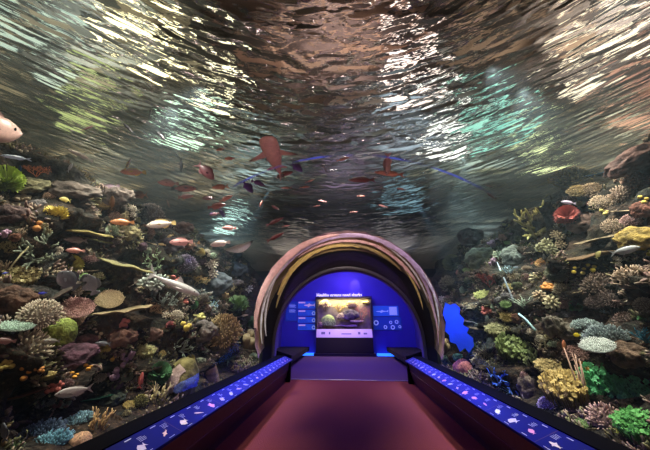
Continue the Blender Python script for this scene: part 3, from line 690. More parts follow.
def k_fan(seed):
    R = r_(seed); m = MB()
    for i in range(3): branch(m, R, Vector((0, 0, 0)), Vector(((i - 1) * .6, 0, 1)).normalized(), .30, .026, 4, .7, Vector((0, 1, 0)), .03)
    return fit(m), None, None
def k_leaf(seed, n=34):
    R = r_(seed); m = MB()
    for i in range(n):
        a = i * 2.39996; rr = .06 + .30 * math.sqrt(i / n); zc = .52 * (1 - i / n) + .05; wd = R.uniform(.13, .26); P, T = [], []
        for u in range(6):
            row, tr = [], []
            for v in range(9):
                b = a + (v / 8 - .5) * 2 * wd * 2; t = u / 5; rad = .04 + (rr + .14) * t * (1 - .12 * (v % 2))
                z = zc * (.35 + .65 * t) + .10 * t * t + .035 * t * sin(v * 2.3 + i) + .02 * R.gauss(0, .5)
                row.append((rad * cos(b), rad * sin(b), z)); tr.append(.15 + .8 * t ** 2)
            P.append(row); T.append(tr)
        m.grid(P, T)
    return fit(m), None, None
def k_tube(seed, n=6):
    R = r_(seed); m = MB()
    for i in range(n):
        a = 2 * PI * i / n + R.uniform(-.4, .4); t = 0 if i == 0 else R.uniform(.35, .7); L = R.uniform(.5, .95); r = R.uniform(.07, .12); b = Vector((t * .3 * cos(a), t * .3 * sin(a), 0)); d = Vector((t * .5 * cos(a), t * .5 * sin(a), 1)).normalized()
        m.tube([b, b + d * L * .4, b + d * L * .8, b + d * L, b + d * (L * .98), b + d * L * .6], [r * .7, r, r * 1.05, r * .95, r * .62, r * .5], 10, [.2, .4, .55, .9, .3, 0], True)
    return fit(m), None, None
def k_cup(seed, n=9):
    R = r_(seed); m = MB()
    for i in range(n):
        a = i * 2.39996; r = .42 * math.sqrt((i + .3) / n); s = R.uniform(.12, .20); c = (r * cos(a), r * sin(a), s * .7 + .08 * R.random())
        m.blob(c, (s, s * .9, s), 12, 8, lambda u: (1 if u.z < .75 else .82), lambda u, k: .35 + .5 * max(0, u.z))
    return fit(m), None, None
def k_flower(seed, n=5):
    """Cluster of round polyp heads on short stalks, each head a ball of stubby petals."""
    R = r_(seed); m = MB()
    for i in range(n):
        a = i * 2.39996; r = .32 * math.sqrt(i / n); c = Vector((r * cos(a), r * sin(a), R.uniform(.3, .6)))
        m.tube([(c.x * .3, c.y * .3, 0), c], [.05, .04], 5, [.1, .2])
        for u in fib(26, -.6):
            b = c + u * .07; m.tube([b, b + u * .09, b + u * .14], [.03, .034, .016], 5, [.2, .6, 1])
    return fit(m), None, None
def k_ledge(seed, dep=.26, th=.045):
    core = MB(); na = 44; o = seed * 2.3
    lim = lambda a: 1 + .34 * noise.noise(Vector((cos(a) * 1.5, sin(a) * 1.5, o))) + .16 * noise.noise(Vector((cos(a) * 5, sin(a) * 5, o)))
    P, T = [], []
    for r, z, t in ((0, .0, .2), (.35, -.02, .15), (.8, .0, .2), (1.0, .02, .3), (1.02, th * .6, .75), (.97, th, .55), (.7, th * .85, .35), (.3, th * .9, .3), (0, th * .8, .3)):
        P.append([(.5 * r * lim(2 * PI * j / na) * cos(2 * PI * j / na), dep * r * lim(2 * PI * j / na) * sin(2 * PI * j / na), z + .06 * r * noise.noise(Vector((cos(j * 2 * PI / na) * 2.5, sin(j * 2 * PI / na), o)))) for j in range(na + 1)]); T.append([t] * (na + 1))
    core.grid(P, T); return core, None, None
def k_bed(seed, n=120):
    """Thicket of small upright discs and leaves."""
    R = r_(seed); m = MB()
    for i in range(n):
        a = i * 2.39996; r = .46 * math.sqrt((i + .5) / n); c = Vector((r * cos(a), r * sin(a), .30 - .35 * r * r + R.uniform(0, .14))); s = R.uniform(.028, .055)
        nx = Vector((R.gauss(0, .4), -.5 + R.gauss(0, .4), 1)).normalized(); t1 = nx.orthogonal().normalized(); t2 = nx.cross(t1); k = 9
        m.tube([(c.x * .9, c.y * .9, 0), c], [.014, .018], 4, [.1, .2])
        ring = [c + t1 * s * cos(2 * PI * j / k) + t2 * s * sin(2 * PI * j / k) + nx * .02 * sin(j * 2.4) for j in range(k)]
        m.add([c] + ring, [(0, 1 + j, 1 + (j + 1) % k) for j in range(k)], [.35] + [R.uniform(.6, 1)] * k)
    return fit(m), None, None
def k_cone(seed):
    core = MB(); P, T = [], []; na = 28
    for i in range(14):
        t = i / 13; r = .5 * (1 - t) ** .75 + .015; P.append([(r * cos(2 * PI * j / na) * (1 + .12 * noise.noise(Vector((cos(2 * PI * j / na) * 1.5, sin(2 * PI * j / na) * 1.5, t * 2 + seed)))), r * .8 * sin(2 * PI * j / na), 1.15 * t) for j in range(na + 1)]); T.append([.35 + .35 * noise.noise(Vector((i * .9, 0, seed))) + .2 * t] * (na + 1))
    core.grid(P, T); return core, None, None
def k_plume(seed, n=26):
    """Weedy tuft of long thin blades."""
    R = r_(seed); m = MB()
    for i in range(n):
        a = R.uniform(0, 2 * PI); t = R.uniform(.1, .8); L = R.uniform(.5, 1); p = Vector((R.uniform(-.1, .1), R.uniform(-.1, .1), 0)); d = Vector((cos(a) * t, sin(a) * t, 1)).normalized(); pts = [p]
        for k in range(4): d = (d + Vector((cos(a) * .18, sin(a) * .18, -.06))).normalized(); pts.append(pts[-1] + d * L / 4)
        m.tube(pts, [.012, .020, .020, .016, .004], 4, [.1, .35, .5, .7, 1])
    return fit(m), None, None
KIND = {  # key: maker variants, object name, category, part material
    'finger': ([lambda: k_finger(1), lambda: k_finger(2, 170, .72, .023, .14), lambda: k_finger(3, 260, .5, .019, .10)], 'finger_coral', 'coral', 'coral'),
    'antler': ([lambda: k_finger(4, 240, .34, .020, .11, 1.0), lambda: k_finger(6, 220, .30, .021, .10, 1.0)], 'antler_coral', 'coral', 'coral'),
    'table': ([lambda: k_table(1), lambda: k_table(2)], 'table_coral', 'coral', 'coral'),
    'brain': ([lambda: k_brain(1), lambda: k_brain(2, .8)], 'brain_coral', 'coral', 'coral'),
    'rock': ([lambda: k_rock(1), lambda: k_rock(2, .75), lambda: k_rock(3, .5)], 'boulder', 'rock', 'stone'),
    'stag': ([lambda: k_stag(1), lambda: k_stag(2, 6, 2, .04, .9), lambda: k_stag(3, 9, 2, .028, .6, .2)], 'staghorn_coral', 'coral', 'coral'),
    'fan': ([lambda: k_fan(1), lambda: k_fan(2)], 'sea_fan', 'sea fan', 'soft'),
    'leaf': ([lambda: k_leaf(1), lambda: k_leaf(2, 46)], 'leaf_coral', 'coral', 'soft'),
    'tube': ([lambda: k_tube(1), lambda: k_tube(2, 4)], 'tube_sponge', 'sponge', 'soft'),
    'cup': ([lambda: k_cup(1), lambda: k_cup(2, 6), lambda: k_cup(3, 3)], 'cup_sponge', 'sponge', 'soft'),
    'flower': ([lambda: k_flower(1), lambda: k_flower(2, 3), lambda: k_flower(3, 1)], 'flower_coral', 'coral', 'coral'),
    'ledge': ([lambda: k_ledge(1), lambda: k_ledge(2, .22, .06), lambda: k_ledge(3, .30, .035)], 'plate_coral', 'coral', 'coral'),
    'bed': ([lambda: k_bed(1), lambda: k_bed(2, 150)], 'leafy_coral', 'coral', 'soft'),
    'cone': ([lambda: k_cone(1)], 'cone_rock', 'rock', 'stone'),
    'plume': ([lambda: k_plume(1), lambda: k_plume(2, 18)], 'feather_weed', 'sea plant', 'soft'),
}
MESH = {}
def meshes(kind, var):
    mk, nm, cat, mt = KIND[kind]; key = (kind, var % len(mk))
    if key not in MESH:
        c, d, dn = mk[key[1]](); a = c.mesh(nm + '_mesh', M[mt]); zs = [v[2] for v in c.v + (d.v if d else [])]
        MESH[key] = (a, d.mesh(nm + '_tips', M[mt]) if d else None, dn, (min(zs) + max(zs)) / 2)
    return MESH[key]
PLACED = []      # (pixel x, pixel y, width in pixels, short name)
def place(kind, px, py, wpx, col, label, var=0, ang=0., zs=1., ys=1., out=.0, upw=None, hit=None, group=None, flat=False, short=None, minor=False):
    h, dy = hit or hit_reef(px, py), 0
    while h is None or h[3] > 13: dy += 1; h = hit_reef(px, py + dy)
    P, n = h[0], h[1].normalized(); d = (P - EYE).normalized(); P = P + UP * dy * mpp(P)
    if n.dot(d) > 0: n = -n
    a, t, dn, zc = meshes(kind, var); k = wpx * mpp(P) * d.dot(FW) ** .35
    X = RT * cos(math.radians(ang)) + UP * sin(math.radians(ang)); X = (X - d * X.dot(d)).normalized()
    if upw is None: upw = .55
    Z = Vector((0, 0, upw)) + n * (1 - upw) - d * .18
    if kind == 'ledge': Z = X.cross(d).normalized() * (1 if X.cross(d).z > 0 else -1) - d * .07; Z.normalize()
    Z = (Z - X * Z.dot(X)).normalized(); Y = Z.cross(X)
    R = Matrix((X, Y, Z)).transposed()
    o = bpy.data.objects.new(KIND[kind][1], a); COL.objects.link(o)
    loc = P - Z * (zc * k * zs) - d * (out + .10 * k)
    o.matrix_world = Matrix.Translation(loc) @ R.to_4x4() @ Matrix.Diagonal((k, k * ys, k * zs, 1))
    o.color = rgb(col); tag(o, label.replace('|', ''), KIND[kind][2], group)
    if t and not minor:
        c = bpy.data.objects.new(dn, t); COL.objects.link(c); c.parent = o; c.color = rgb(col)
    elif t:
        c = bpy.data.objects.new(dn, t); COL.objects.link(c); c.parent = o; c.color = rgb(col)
    PLACED.append((px, py, wpx, (short or label.split('|')[0]).strip()))
    return o

# ------------------------------------------------------------------ corals, sponges and rocks one by one: kind, pixel it is seen at, width in pixels, colour, label | rest, options
CREAM, TAN, MINT, SAND, PINKTAN = (.62, .56, .42), (.50, .38, .26), (.45, .62, .50), (.58, .46, .30), (.56, .36, .31)
GOLD, YEL, OLIVE, MOSS, GREEN = (.52, .38, .10), (.70, .55, .08), (.30, .28, .09), (.26, .34, .09), (.07, .26, .10)
RUST, RED, BROWN, PURP, SALM = (.42, .16, .07), (.45, .09, .07), (.22, .14, .09), (.16, .09, .15), (.62, .26, .20)
CYAN, BLUE, TEAL, GREY, LAV = (.38, .62, .66), (.10, .22, .70), (.06, .32, .40), (.28, .28, .27), (.52, .42, .72)
HERO = [
    # ---- left reef, crest
    ('leaf', 6, 178, 34, (.42, .55, .12), 'yellow green leafy coral| cut by the left edge of the crest', dict(zs=1.2, out=0.1)),
    ('ledge', 18, 176, 22, (.05, .12, .26), 'dark blue backdrop gap plate| on the crest beside the yellow green leafy coral', dict(ang=80, zs=1.5)),  # plate standing in for a lit gap to the backdrop
    ('fan', 37, 171, 24, (.55, .17, .06), 'orange red sea fan| standing on the left crest', dict(zs=.7, upw=.8)),
    ('rock', 31, 185, 30, (.26, .25, .13), 'olive oval boulder| on the left crest under the orange red sea fan', dict(zs=.7)),
    ('cup', 22, 198, 16, (.45, .38, .24), 'pale beige lumpy sponge| just below the olive oval boulder', {}),
    ('rock', 75, 190, 40, (.17, .14, .11), 'long brown crest rock| left of the mauve fish', dict(ang=-8, zs=.6)),
    ('leaf', 56, 213, 26, (.48, .40, .09), 'mustard yellow soft coral| above the slanting yellow plate', {}),
    ('rock', 10, 214, 30, (.16, .11, .10), 'dark maroon rock| at the left edge below the crest', {}),
    ('ledge', 75, 230, 58, (.50, .42, .12), 'slanting yellow plate coral| reaching right across the left upper slope', dict(ang=-10, zs=.7, var=1)),
    ('stag', 36, 250, 40, (.26, .32, .22), 'grey green branching coral| on the left slope', dict(var=1, zs=.9)),
    ('leaf', 70, 264, 26, (.42, .40, .08), 'olive yellow leather coral| between grey green branches and dark disc fish', {}),
    ('bed', 22, 276, 32, (.42, .38, .16), 'straw yellow leafy coral| under the grey green branching coral', {}),
    ('fan', 4, 250, 26, (.42, .40, .16), 'thin yellow sea fan| rising along the left edge', dict(zs=1.6)),
    ('ledge', 48, 300, 60, (.14, .11, .08), 'dark brown sloping plate| above the cream finger coral', dict(ang=28, zs=.9)),
    ('rock', 14, 300, 36, (.18, .10, .06), 'rust brown boulder| above the mint table coral', {}),
    ('finger', 42, 312, 36, CREAM, 'cream finger coral| in the middle of left reef, above the moss green dome', dict(zs=.8, out=0.35)),
    ('table', 77, 309, 32, PINKTAN, 'pinkish tan table coral| right of the cream finger coral', dict(zs=.8, out=0.25)),
    ('table', 70, 318, 30, SAND, 'sandy low table coral| behind the moss green dome', dict(var=1, zs=.7, out=0.2)),
    ('table', 14, 329, 34, MINT, 'mint green table coral| at left edge over the bushy cream coral', dict(zs=.9, out=0.2)),
    ('finger', 27, 346, 46, (.60, .55, .38), 'bushy cream coral| large, low at left edge under the mint table', dict(var=1, out=0.1)),
    ('brain', 61, 329, 29, (.30, .40, .08), 'moss green dome coral| round, in the middle of left reef', dict(zs=1.05, out=0.45)),
    ('rock', 93, 293, 22, (.12, .24, .10), 'green mossy stone| under the grey disc fish', {}),
    ('table', 110, 300, 26, (.60, .50, .30), 'buff table coral| small, above the long ribbed plate', dict(zs=.8, out=0.25)),
    ('ledge', 118, 311, 62, (.58, .46, .24), 'long ribbed buff plate coral| stretching right from the pinkish tan table', dict(ang=7, zs=1.1, var=2)),
    ('fan', 150, 310, 30, (.50, .34, .18), 'tan forked sea fan| at the right end of the long ribbed plate', dict(ang=-30)),
    ('cup', 120, 324, 18, (.50, .18, .15), 'dull red lumpy sponge| under the long ribbed plate', {}),
    ('rock', 122, 337, 24, (.26, .14, .10), 'reddish brown round stone| beside the dark grey fish', dict(zs=1.1, out=0.2)),
    ('cup', 98, 334, 10, (.72, .60, .36), 'pale cream round sponge| left of the reddish brown round stone', dict(var=2)),
    ('rock', 84, 339, 22, (.40, .20, .17), 'dusty pink rock| right of the moss green dome', dict(zs=.6)),
    ('rock', 72, 356, 40, (.17, .08, .11), 'purple brown rock slab| below the moss green dome', dict(zs=.6, ang=15, out=0.1)),
    ('cup', 8, 364, 16, (.48, .40, .10), 'yellow lumpy sponge| at left edge below the bushy cream coral', {}),
    ('cup', 25, 372, 13, (.55, .24, .04), 'orange brown sponge pair| at lower left beside the purple slab', dict(var=2)),
    ('cup', 74, 375, 10, (.66, .32, .03), 'amber sponge knob| above the silver unicorn fish', dict(var=2)),
    ('cup', 88, 367, 10, (.68, .34, .04), 'bright amber sponge knob| up and right of the silver unicorn fish', dict(var=2)),
    ('cup', 112, 357, 9, (.74, .46, .06), 'golden sponge knob| under the reddish brown round stone', dict(var=2)),
    ('ledge', 15, 397, 50, (.30, .11, .05), 'rust red plate coral| low at left edge', dict(ang=16)),
    ('ledge', 92, 399, 46, (.03, .15, .08), 'dark green plate coral| right under the silver unicorn fish', dict(ang=14)),
    ('antler', 38, 431, 50, (.17, .24, .30), 'slate blue antler coral| long, at lower left', dict(ang=22, ys=.6)),
    ('antler', 76, 419, 34, CYAN, 'pale cyan antler coral| above the tan maze coral', dict(ang=24, ys=.6, var=1)),
    ('antler', 48, 441, 46, (.30, .60, .66), 'bright cyan antler coral| lowest at lower left', dict(ang=24, ys=.6)),
    ('brain', 80, 441, 26, (.60, .36, .20), 'tan maze coral| at the foot of left reef by the sill', {}),
    ('stag', 97, 425, 26, (.72, .50, .22), 'golden stubby staghorn coral| beside the tan maze coral at sill', dict(var=2)),
    ('rock', 112, 399, 22, (.10, .13, .09), 'dark olive boulder| right of the dark green plate', {}),
    # ---- left reef, middle and toward the portal
    ('rock', 128, 233, 20, (.34, .30, .14), 'ochre round rock| under the orange fish', {}),
    ('leaf', 146, 232, 18, (.22, .11, .07), 'drooping brown soft coral| under the white fish', dict(zs=1.3)),
    ('ledge', 123, 265, 50, (.46, .44, .18), 'pale olive plate coral| slanting down right in the left reef', dict(ang=-14, zs=.7, var=1)),
    ('ledge', 97, 240, 26, (.40, .40, .14), 'short yellow olive plate| above the pale olive plate', dict(ang=-12)),
    ('stag', 153, 262, 22, (.34, .48, .28), 'pale green arched coral| right of the pale olive plate', dict(var=1)),
    ('flower', 153, 285, 30, (.36, .42, .36), 'grey green polyp cluster| under the tail of the small grey shark', {}),
    ('fan', 196, 281, 28, (.46, .30, .12), 'ochre feathery sea fan| behind the small grey shark', dict(out=0.15)),
    ('flower', 211, 268, 16, CREAM, 'cream polyp cluster| above the ochre feathery sea fan', dict(var=1)),
    ('rock', 184, 228, 16, (.20, .12, .10), 'dark brown crest knob| right of the white fish', dict(zs=1.2)),
    ('rock', 215, 283, 30, (.12, .14, .15), 'blue grey boulder| under the cream polyp cluster', {}),
    ('flower', 248, 289, 10, (.62, .68, .62), 'pale white polyp| close to the pink edge of the tunnel collar', dict(var=2)),
    ('leaf', 238, 303, 24, (.14, .24, .10), 'deep green leafy coral| left of the tunnel collar', {}),
    ('stag', 166, 300, 24, (.30, .36, .30), 'sage grey branching coral| right of the tan forked sea fan', {}),
    ('cup', 199, 316, 14, (.55, .50, .16), 'pale yellow cup sponge| in dark reef below the ochre sea fan', dict(var=1)),
    ('rock', 204, 331, 24, (.24, .20, .17), 'grey brown round boulder| left of the hanging buff coral', {}),
    ('finger', 224, 328, 36, (.54, .42, .22), 'hanging buff coral clump| between the grey boulder and the collar', dict(zs=1.2, out=0.1)),
    ('ledge', 237, 317, 20, (.60, .42, .34), 'pale pink disc coral| on top of the hanging buff clump', dict(ang=10)),
    ('stag', 177, 345, 34, (.40, .50, .36), 'pale green bushy staghorn| above the round mound with a pale face', dict(var=0)),
    ('rock', 152, 334, 18, (.34, .20, .15), 'dull pink brown rock| left of the pale green bushy staghorn', {}),
    ('bed', 143, 352, 26, (.36, .34, .14), 'olive leafy patch| under the dull pink brown rock', {}),
    ('leaf', 160, 372, 26, (.08, .20, .09), 'dark green leafy patch| left of the round mound', {}),
    ('rock', 150, 350, 14, (.44, .30, .20), 'small peach rock| beside the olive leafy patch', {}),
    ('stag', 158, 398, 24, (.66, .58, .28), 'cream yellow staghorn coral| at the sill left of the round mound', dict(var=2, out=0.05)),
    ('cone', 211, 374, 23, (.60, .40, .18), 'tan cone shaped rock| at the sill right of the round mound', dict(out=0.2)),
    ('rock', 200, 361, 10, (.30, .34, .22), 'small grey green stone| between the round mound and the cone rock', {}),
    ('rock', 220, 350, 18, (.20, .17, .12), 'dark tan boulder| above the tan cone shaped rock', {}),
    ('tube', 248, 343, 24, (.38, .30, .16), 'ochre tube sponges| at the sill close to the tunnel collar', dict(zs=1.0)),
    ('flower', 240, 334, 10, (.58, .64, .52), 'pale mint polyp| under the hanging buff clump', dict(var=2)),
    ('leaf', 250, 322, 16, (.10, .22, .12), 'green leafy tuft| against the left side of the collar', {}),
    ('plume', 228, 358, 20, (.10, .18, .10), 'dark green weed tuft| right of the cone shaped rock', {}),
    ('rock', 118, 196, 26, (.20, .16, .13), 'brown craggy rock| on the crest between the mauve and rust fish', {}),
    ('finger', 150, 212, 26, (.24, .20, .17), 'grey brown finger coral| on the crest above the white fish', {}),
    ('rock', 168, 245, 26, (.13, .10, .11), 'dark plum boulder| left of the pink fish', {}),
    ('finger', 185, 262, 24, (.17, .13, .17), 'dark violet finger coral| below the pink fish', {}),
    ('rock', 236, 270, 20, (.10, .12, .14), 'slate boulder| under the white ray', {}),
    # ---- right reef, crest
    ('finger', 573, 177, 40, (.60, .50, .24), 'large yellow buff bushy coral| on the right crest', dict(zs=.75, out=.2)),
    ('rock', 634, 160, 52, (.13, .065, .05), 'red brown sloping rock| on the highest part of right crest', dict(ang=28, zs=.7)),
    ('ledge', 606, 172, 30, (.05, .13, .24), 'dark blue plate| right of the large yellow buff bushy coral', dict(ang=12)),
    ('finger', 592, 189, 24, (.60, .48, .34), 'buff knobby coral| just below the dark blue plate', dict(zs=.8)),
    ('finger', 622, 194, 24, (.54, .42, .32), 'beige knobby coral| upper right, right of the buff knobby coral', dict(var=1)),
    ('finger', 604, 201, 26, (.50, .40, .28), 'khaki knobby coral| under the buff knobby coral', dict(zs=.8, var=2)),
    ('finger', 640, 178, 30, (.38, .25, .19), 'brown knobby coral| on the slope at the right edge', {}),
    ('finger', 578, 190, 20, (.56, .44, .22), 'yellowish knobby coral| left of the buff knobby coral', dict(zs=.7)),
    ('finger', 632, 219, 20, (.60, .40, .36), 'rosy finger coral| left of the red brown sponge', {}),
    ('rock', 645, 209, 22, (.28, .12, .08), 'red brown sponge mound| at the right edge', dict(zs=1.1)),
    ('cup', 643, 199, 10, (.55, .42, .08), 'mustard sponge knob| on top of the red brown mound', dict(var=2)),
    ('rock', 637, 238, 34, (.50, .37, .09), 'olive gold rounded sponge| large, at the right edge', dict(ang=8, zs=.75, out=.1)),
    ('finger', 614, 225, 22, (.52, .42, .30), 'pale khaki coral| left of the rosy finger coral', dict(zs=.8)),
    ('cup', 604, 212, 9, (.55, .48, .14), 'small yellow sponge| under the khaki knobby coral', dict(var=2)),
    ('ledge', 588, 256, 54, (.30, .19, .09), 'long brown plate coral| above the yellow sponge knobs', dict(ang=12, zs=.9, var=1)),
    ('ledge', 605, 237, 46, (.38, .30, .17), 'buff rubble shelf| above the long brown plate', dict(ang=14, zs=.9)),
    ('stag', 536, 224, 46, (.62, .56, .22), 'large yellow bushy staghorn| on the right crest', dict(var=1, zs=.9)),
    ('leaf', 567, 214, 24, (.66, .20, .17), 'coral red leafy soft coral| right of the large yellow staghorn', dict(out=0.25)),
    ('rock', 479, 257, 26, (.26, .33, .22), 'pale green oval boulder| far end of the right crest', dict(ang=18)),
    ('cup', 507, 226, 10, (.62, .55, .24), 'pale yellow puff sponge| left of the large yellow staghorn', dict(var=2)),
    ('flower', 548, 248, 24, (.42, .42, .24), 'olive cream polyp cluster| under the large yellow staghorn', {}),
    ('rock', 516, 256, 26, (.24, .28, .24), 'grey green boulder| beside the pale blue fish', {}),
    ('leaf', 545, 262, 20, (.60, .36, .14), 'pale orange leafy coral| under the olive cream polyp cluster', dict(zs=.6)),
    ('rock', 470, 236, 22, (.20, .15, .16), 'mauve grey boulder| at the far left of the right crest', {}),
    ('cup', 572, 268, 9, (.66, .52, .06), 'yellow sponge knob| leftmost of three under the long brown plate', dict(var=2)),
    ('cup', 581, 269, 9, (.42, .34, .08), 'olive sponge knob| middle one of three under the long brown plate', dict(var=2)),
    ('cup', 591, 267, 10, (.80, .66, .06), 'bright yellow sponge knob| right one of three under the long brown plate', dict(var=2)),
    ('cup', 647, 251, 9, (.66, .56, .06), 'lemon sponge knob| under the olive gold sponge at right edge', dict(var=2)),
    # ---- right reef, middle
    ('flower', 537, 281, 14, (.64, .56, .34), 'cream pompom coral| upper one of three in the right reef', dict(var=2, out=0.15)),
    ('flower', 540, 299, 14, (.60, .48, .32), 'beige pompom coral| middle one of three in the right reef', dict(var=2, out=0.15)),
    ('flower', 552, 305, 16, (.68, .62, .38), 'pale yellow pompom coral| lowest of three in the right reef', dict(var=2, out=0.2)),
    ('finger', 564, 288, 22, (.52, .44, .28), 'tan pompom cluster| right of the cream pompom', {}),
    ('leaf', 556, 272, 22, (.22, .24, .16), 'dark olive leafy coral| above the tan pompom cluster', {}),
    ('plume', 524, 302, 28, (.40, .52, .40), 'pale green feathery weed| left of the beige pompom', {}),
    ('fan', 492, 281, 30, (.36, .08, .07), 'dark red sea fan| toward the far end of right reef', {}),
    ('finger', 600, 284, 34, (.26, .20, .15), 'dark brown bushy coral| under the yellow sponge knobs', {}),
    ('finger', 632, 276, 34, (.44, .34, .24), 'light brown bushy coral| under the grey white fish', dict(var=1)),
    ('finger', 612, 296, 28, (.22, .17, .14), 'smoky brown coral| below the dark brown bushy coral', dict(var=2)),
    ('finger', 594, 301, 18, (.20, .15, .13), 'dusky round coral| left of the smoky brown coral', {}),
    ('finger', 626, 318, 24, (.32, .24, .20), 'mauve brown coral| above the boulder at right', {}),
    ('finger', 645, 304, 20, (.66, .60, .42), 'ivory finger coral| at the right edge', dict(out=0.2)),
    ('leaf', 575, 305, 14, (.06, .26, .11), 'small green leaf coral| right of the pale yellow pompom', {}),
    ('rock', 553, 326, 18, (.25, .23, .17), 'upright grey brown boulder| below the pale yellow pompom', dict(zs=1.9, out=0.15)),
    ('antler', 603, 333, 42, (.40, .50, .50), 'long grey blue antler coral| right of the yellow tang', dict(ang=6, ys=.6, zs=1.2)),
    ('antler', 584, 323, 26, (.42, .54, .52), 'short frosty antler coral| above the long grey blue antler', dict(ang=4, ys=.6, var=1, out=0.2)),
    ('rock', 570, 331, 22, (.26, .24, .18), 'khaki rock| left of the yellow tang', {}),
    ('table', 598, 347, 32, (.58, .66, .60), 'white tipped table coral| beneath the long grey blue antler', dict(zs=.8, out=0.35)),
    ('stag', 646, 335, 24, (.05, .36, .50), 'bright teal staghorn coral| at the right edge', dict(out=0.25)),
    ('rock', 628, 354, 32, (.28, .19, .12), 'smooth brown boulder| above the big green leafy bush', dict(zs=1.0, out=0.1)),
    ('plume', 623, 338, 12, (.22, .22, .10), 'olive weed tuft| on the smooth brown boulder', {}),
    ('bed', 606, 383, 52, (.12, .50, .20), 'big green leafy bush| left half, under the smooth brown boulder', dict(var=1, zs=1.4)),
    ('bed', 637, 388, 54, (.12, .52, .21), 'bright green leafy bush| at the right edge of the reef', dict(var=1, zs=1.5)),
    ('bed', 637, 424, 46, (.12, .42, .10), 'lime green leafy bush| in the lower right corner', dict(zs=1.0)),
    ('finger', 575, 407, 28, (.62, .40, .36), 'rosy pink round coral| by the sill at right, left of the blush coral', dict(zs=1.1)),
    ('finger', 605, 417, 38, (.66, .46, .38), 'blush tipped round coral| by the sill at lower right', dict(var=1)),
    ('plume', 621, 431, 22, (.42, .46, .10), 'yellow green weed| by the sill right of the blush coral', {}),
    ('bed', 563, 386, 46, (.55, .42, .14), 'golden leafy thicket| left of the sea whips', dict(var=1, zs=1.2)),
    ('bed', 548, 366, 26, (.52, .42, .18), 'pale gold leafy coral| above the golden leafy thicket', {}),
    ('finger', 575, 352, 24, (.34, .20, .16), 'reddish brown coral| beneath the orange upright fish', dict(zs=.7)),
    ('stag', 586, 350, 14, (.62, .62, .46), 'ivory small staghorn| right of the reddish brown coral', {}),
    ('rock', 532, 388, 26, (.27, .21, .15), 'big brown grey boulder| by the sill left of the lavender coral', dict(zs=1.5)),
    ('finger', 547, 403, 20, LAV, 'lavender finger coral| by the sill at the foot of brown grey boulder', {}),
    ('stag', 503, 378, 32, (.10, .24, .75), 'vivid blue staghorn coral| by the sill in right reef', dict(ang=-20)),
    ('plume', 512, 391, 22, (.24, .40, .34), 'grey green weed tuft| under the vivid blue staghorn', {}),
    ('stag', 541, 345, 16, (.58, .52, .34), 'cream upright branching sponge| left of the orange upright fish', dict(zs=1.5)),
    ('bed', 514, 346, 36, (.26, .34, .12), 'green leafy bush| in the middle of right reef', dict(var=1, zs=1.3)),
    ('stag', 530, 361, 22, (.44, .52, .24), 'lime branching coral| right of the green leafy bush', dict(var=2)),
    ('bed', 497, 330, 24, (.34, .34, .16), 'olive leafy bush| up and left of the green leafy bush', {}),
    ('fan', 463, 307, 26, (.62, .46, .26), 'buff tree shaped sea fan| above the brown twin shelves', dict(out=0.2)),
    ('ledge', 467, 321, 28, (.46, .36, .24), 'narrow buff shelf| upper of two right of the blue gap', dict(ang=-16, zs=.8, var=1)),
    ('ledge', 480, 329, 26, (.42, .33, .22), 'narrow tan shelf| lower of two right of the blue gap', dict(ang=-6, zs=.8, var=1)),
    ('leaf', 465, 289, 12, (.34, .48, .38), 'pale green round leaf coral| above the buff tree shaped fan', dict(zs=.7)),
    ('bed', 484, 296, 20, (.40, .44, .14), 'yellow green leafy coral| beneath the dark red sea fan', {}),
    ('brain', 463, 368, 22, (.62, .22, .17), 'salmon red brain coral| by the sill near the blue gap', dict(zs=1.2)),
    ('rock', 449, 361, 14, (.14, .22, .14), 'dark green boulder| left of the salmon red brain coral', dict(zs=1.3)),
    ('rock', 458, 357, 10, (.08, .22, .20), 'small teal stone| just above the salmon red brain coral', {}),
    ('tube', 447, 350, 14, (.46, .34, .16), 'ochre upright sponge| between the collar and blue gap', dict(zs=1.4)),
    ('plume', 488, 352, 26, (.36, .32, .18), 'straw coloured weed tuft| below the narrow tan shelf', {}),
    ('flower', 480, 362, 18, (.44, .40, .22), 'olive polyp cluster| right of the salmon red brain coral', {}),
    ('leaf', 452, 262, 20, (.20, .22, .10), 'olive crest leaf coral| just right of the top of the collar', {}),
    ('finger', 450, 282, 22, (.24, .22, .14), 'dim olive finger coral| right of the collar edge', {}),
    ('flower', 558, 240, 16, (.44, .36, .22), 'small tan polyp cluster| under the coral red leafy coral', dict(var=1)),
    ('rock', 586, 222, 34, (.26, .17, .13), 'dusky brown rock| right of the coral red leafy coral', {}),
    ('finger', 540, 338, 10, (.64, .60, .44), 'ivory tufted coral| on top of the cream upright sponge', {}),
]
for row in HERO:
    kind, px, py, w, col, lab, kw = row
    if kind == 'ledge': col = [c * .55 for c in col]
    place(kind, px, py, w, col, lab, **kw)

# round mound with a pale split face, by the left sill
h = hit_reef(183, 378); P = h[0] - ray(183, 378) * .15; k = 34 * mpp(P)
mound = empty('carved_mound', P - Vector((0, 0, .55 * k)), 'large rounded green and pale stone mound behind the left sill', 'rock')
m = MB(); f1 = lambda u: 1 + .10 * noise.noise(u * 1.7) + .04 * noise.noise(u * 5)
m.blob(P - Vector((0, 0, .05 * k)), (.46 * k, .40 * k, .60 * k), 40, 24, f1, lambda u, q: .4 + .5 * noise.noise(u * 3))
o = m.build('mossy_body', M['stone'], mound, True); o.color = (.30, .27, .10, 1)
BM = BVHTree.FromPolygons([v.co.copy() for v in o.data.vertices], [tuple(f.vertices) for f in o.data.polygons])
def inside(x, y, poly):
    c = False; j = len(poly) - 1
    for i in range(len(poly)):
        (xi, yi), (xj, yj) = poly[i], poly[j]
        if (yi > y) != (yj > y) and x < (xj - xi) * (y - yi) / (yj - yi) + xi: c = not c
        j = i
    return c
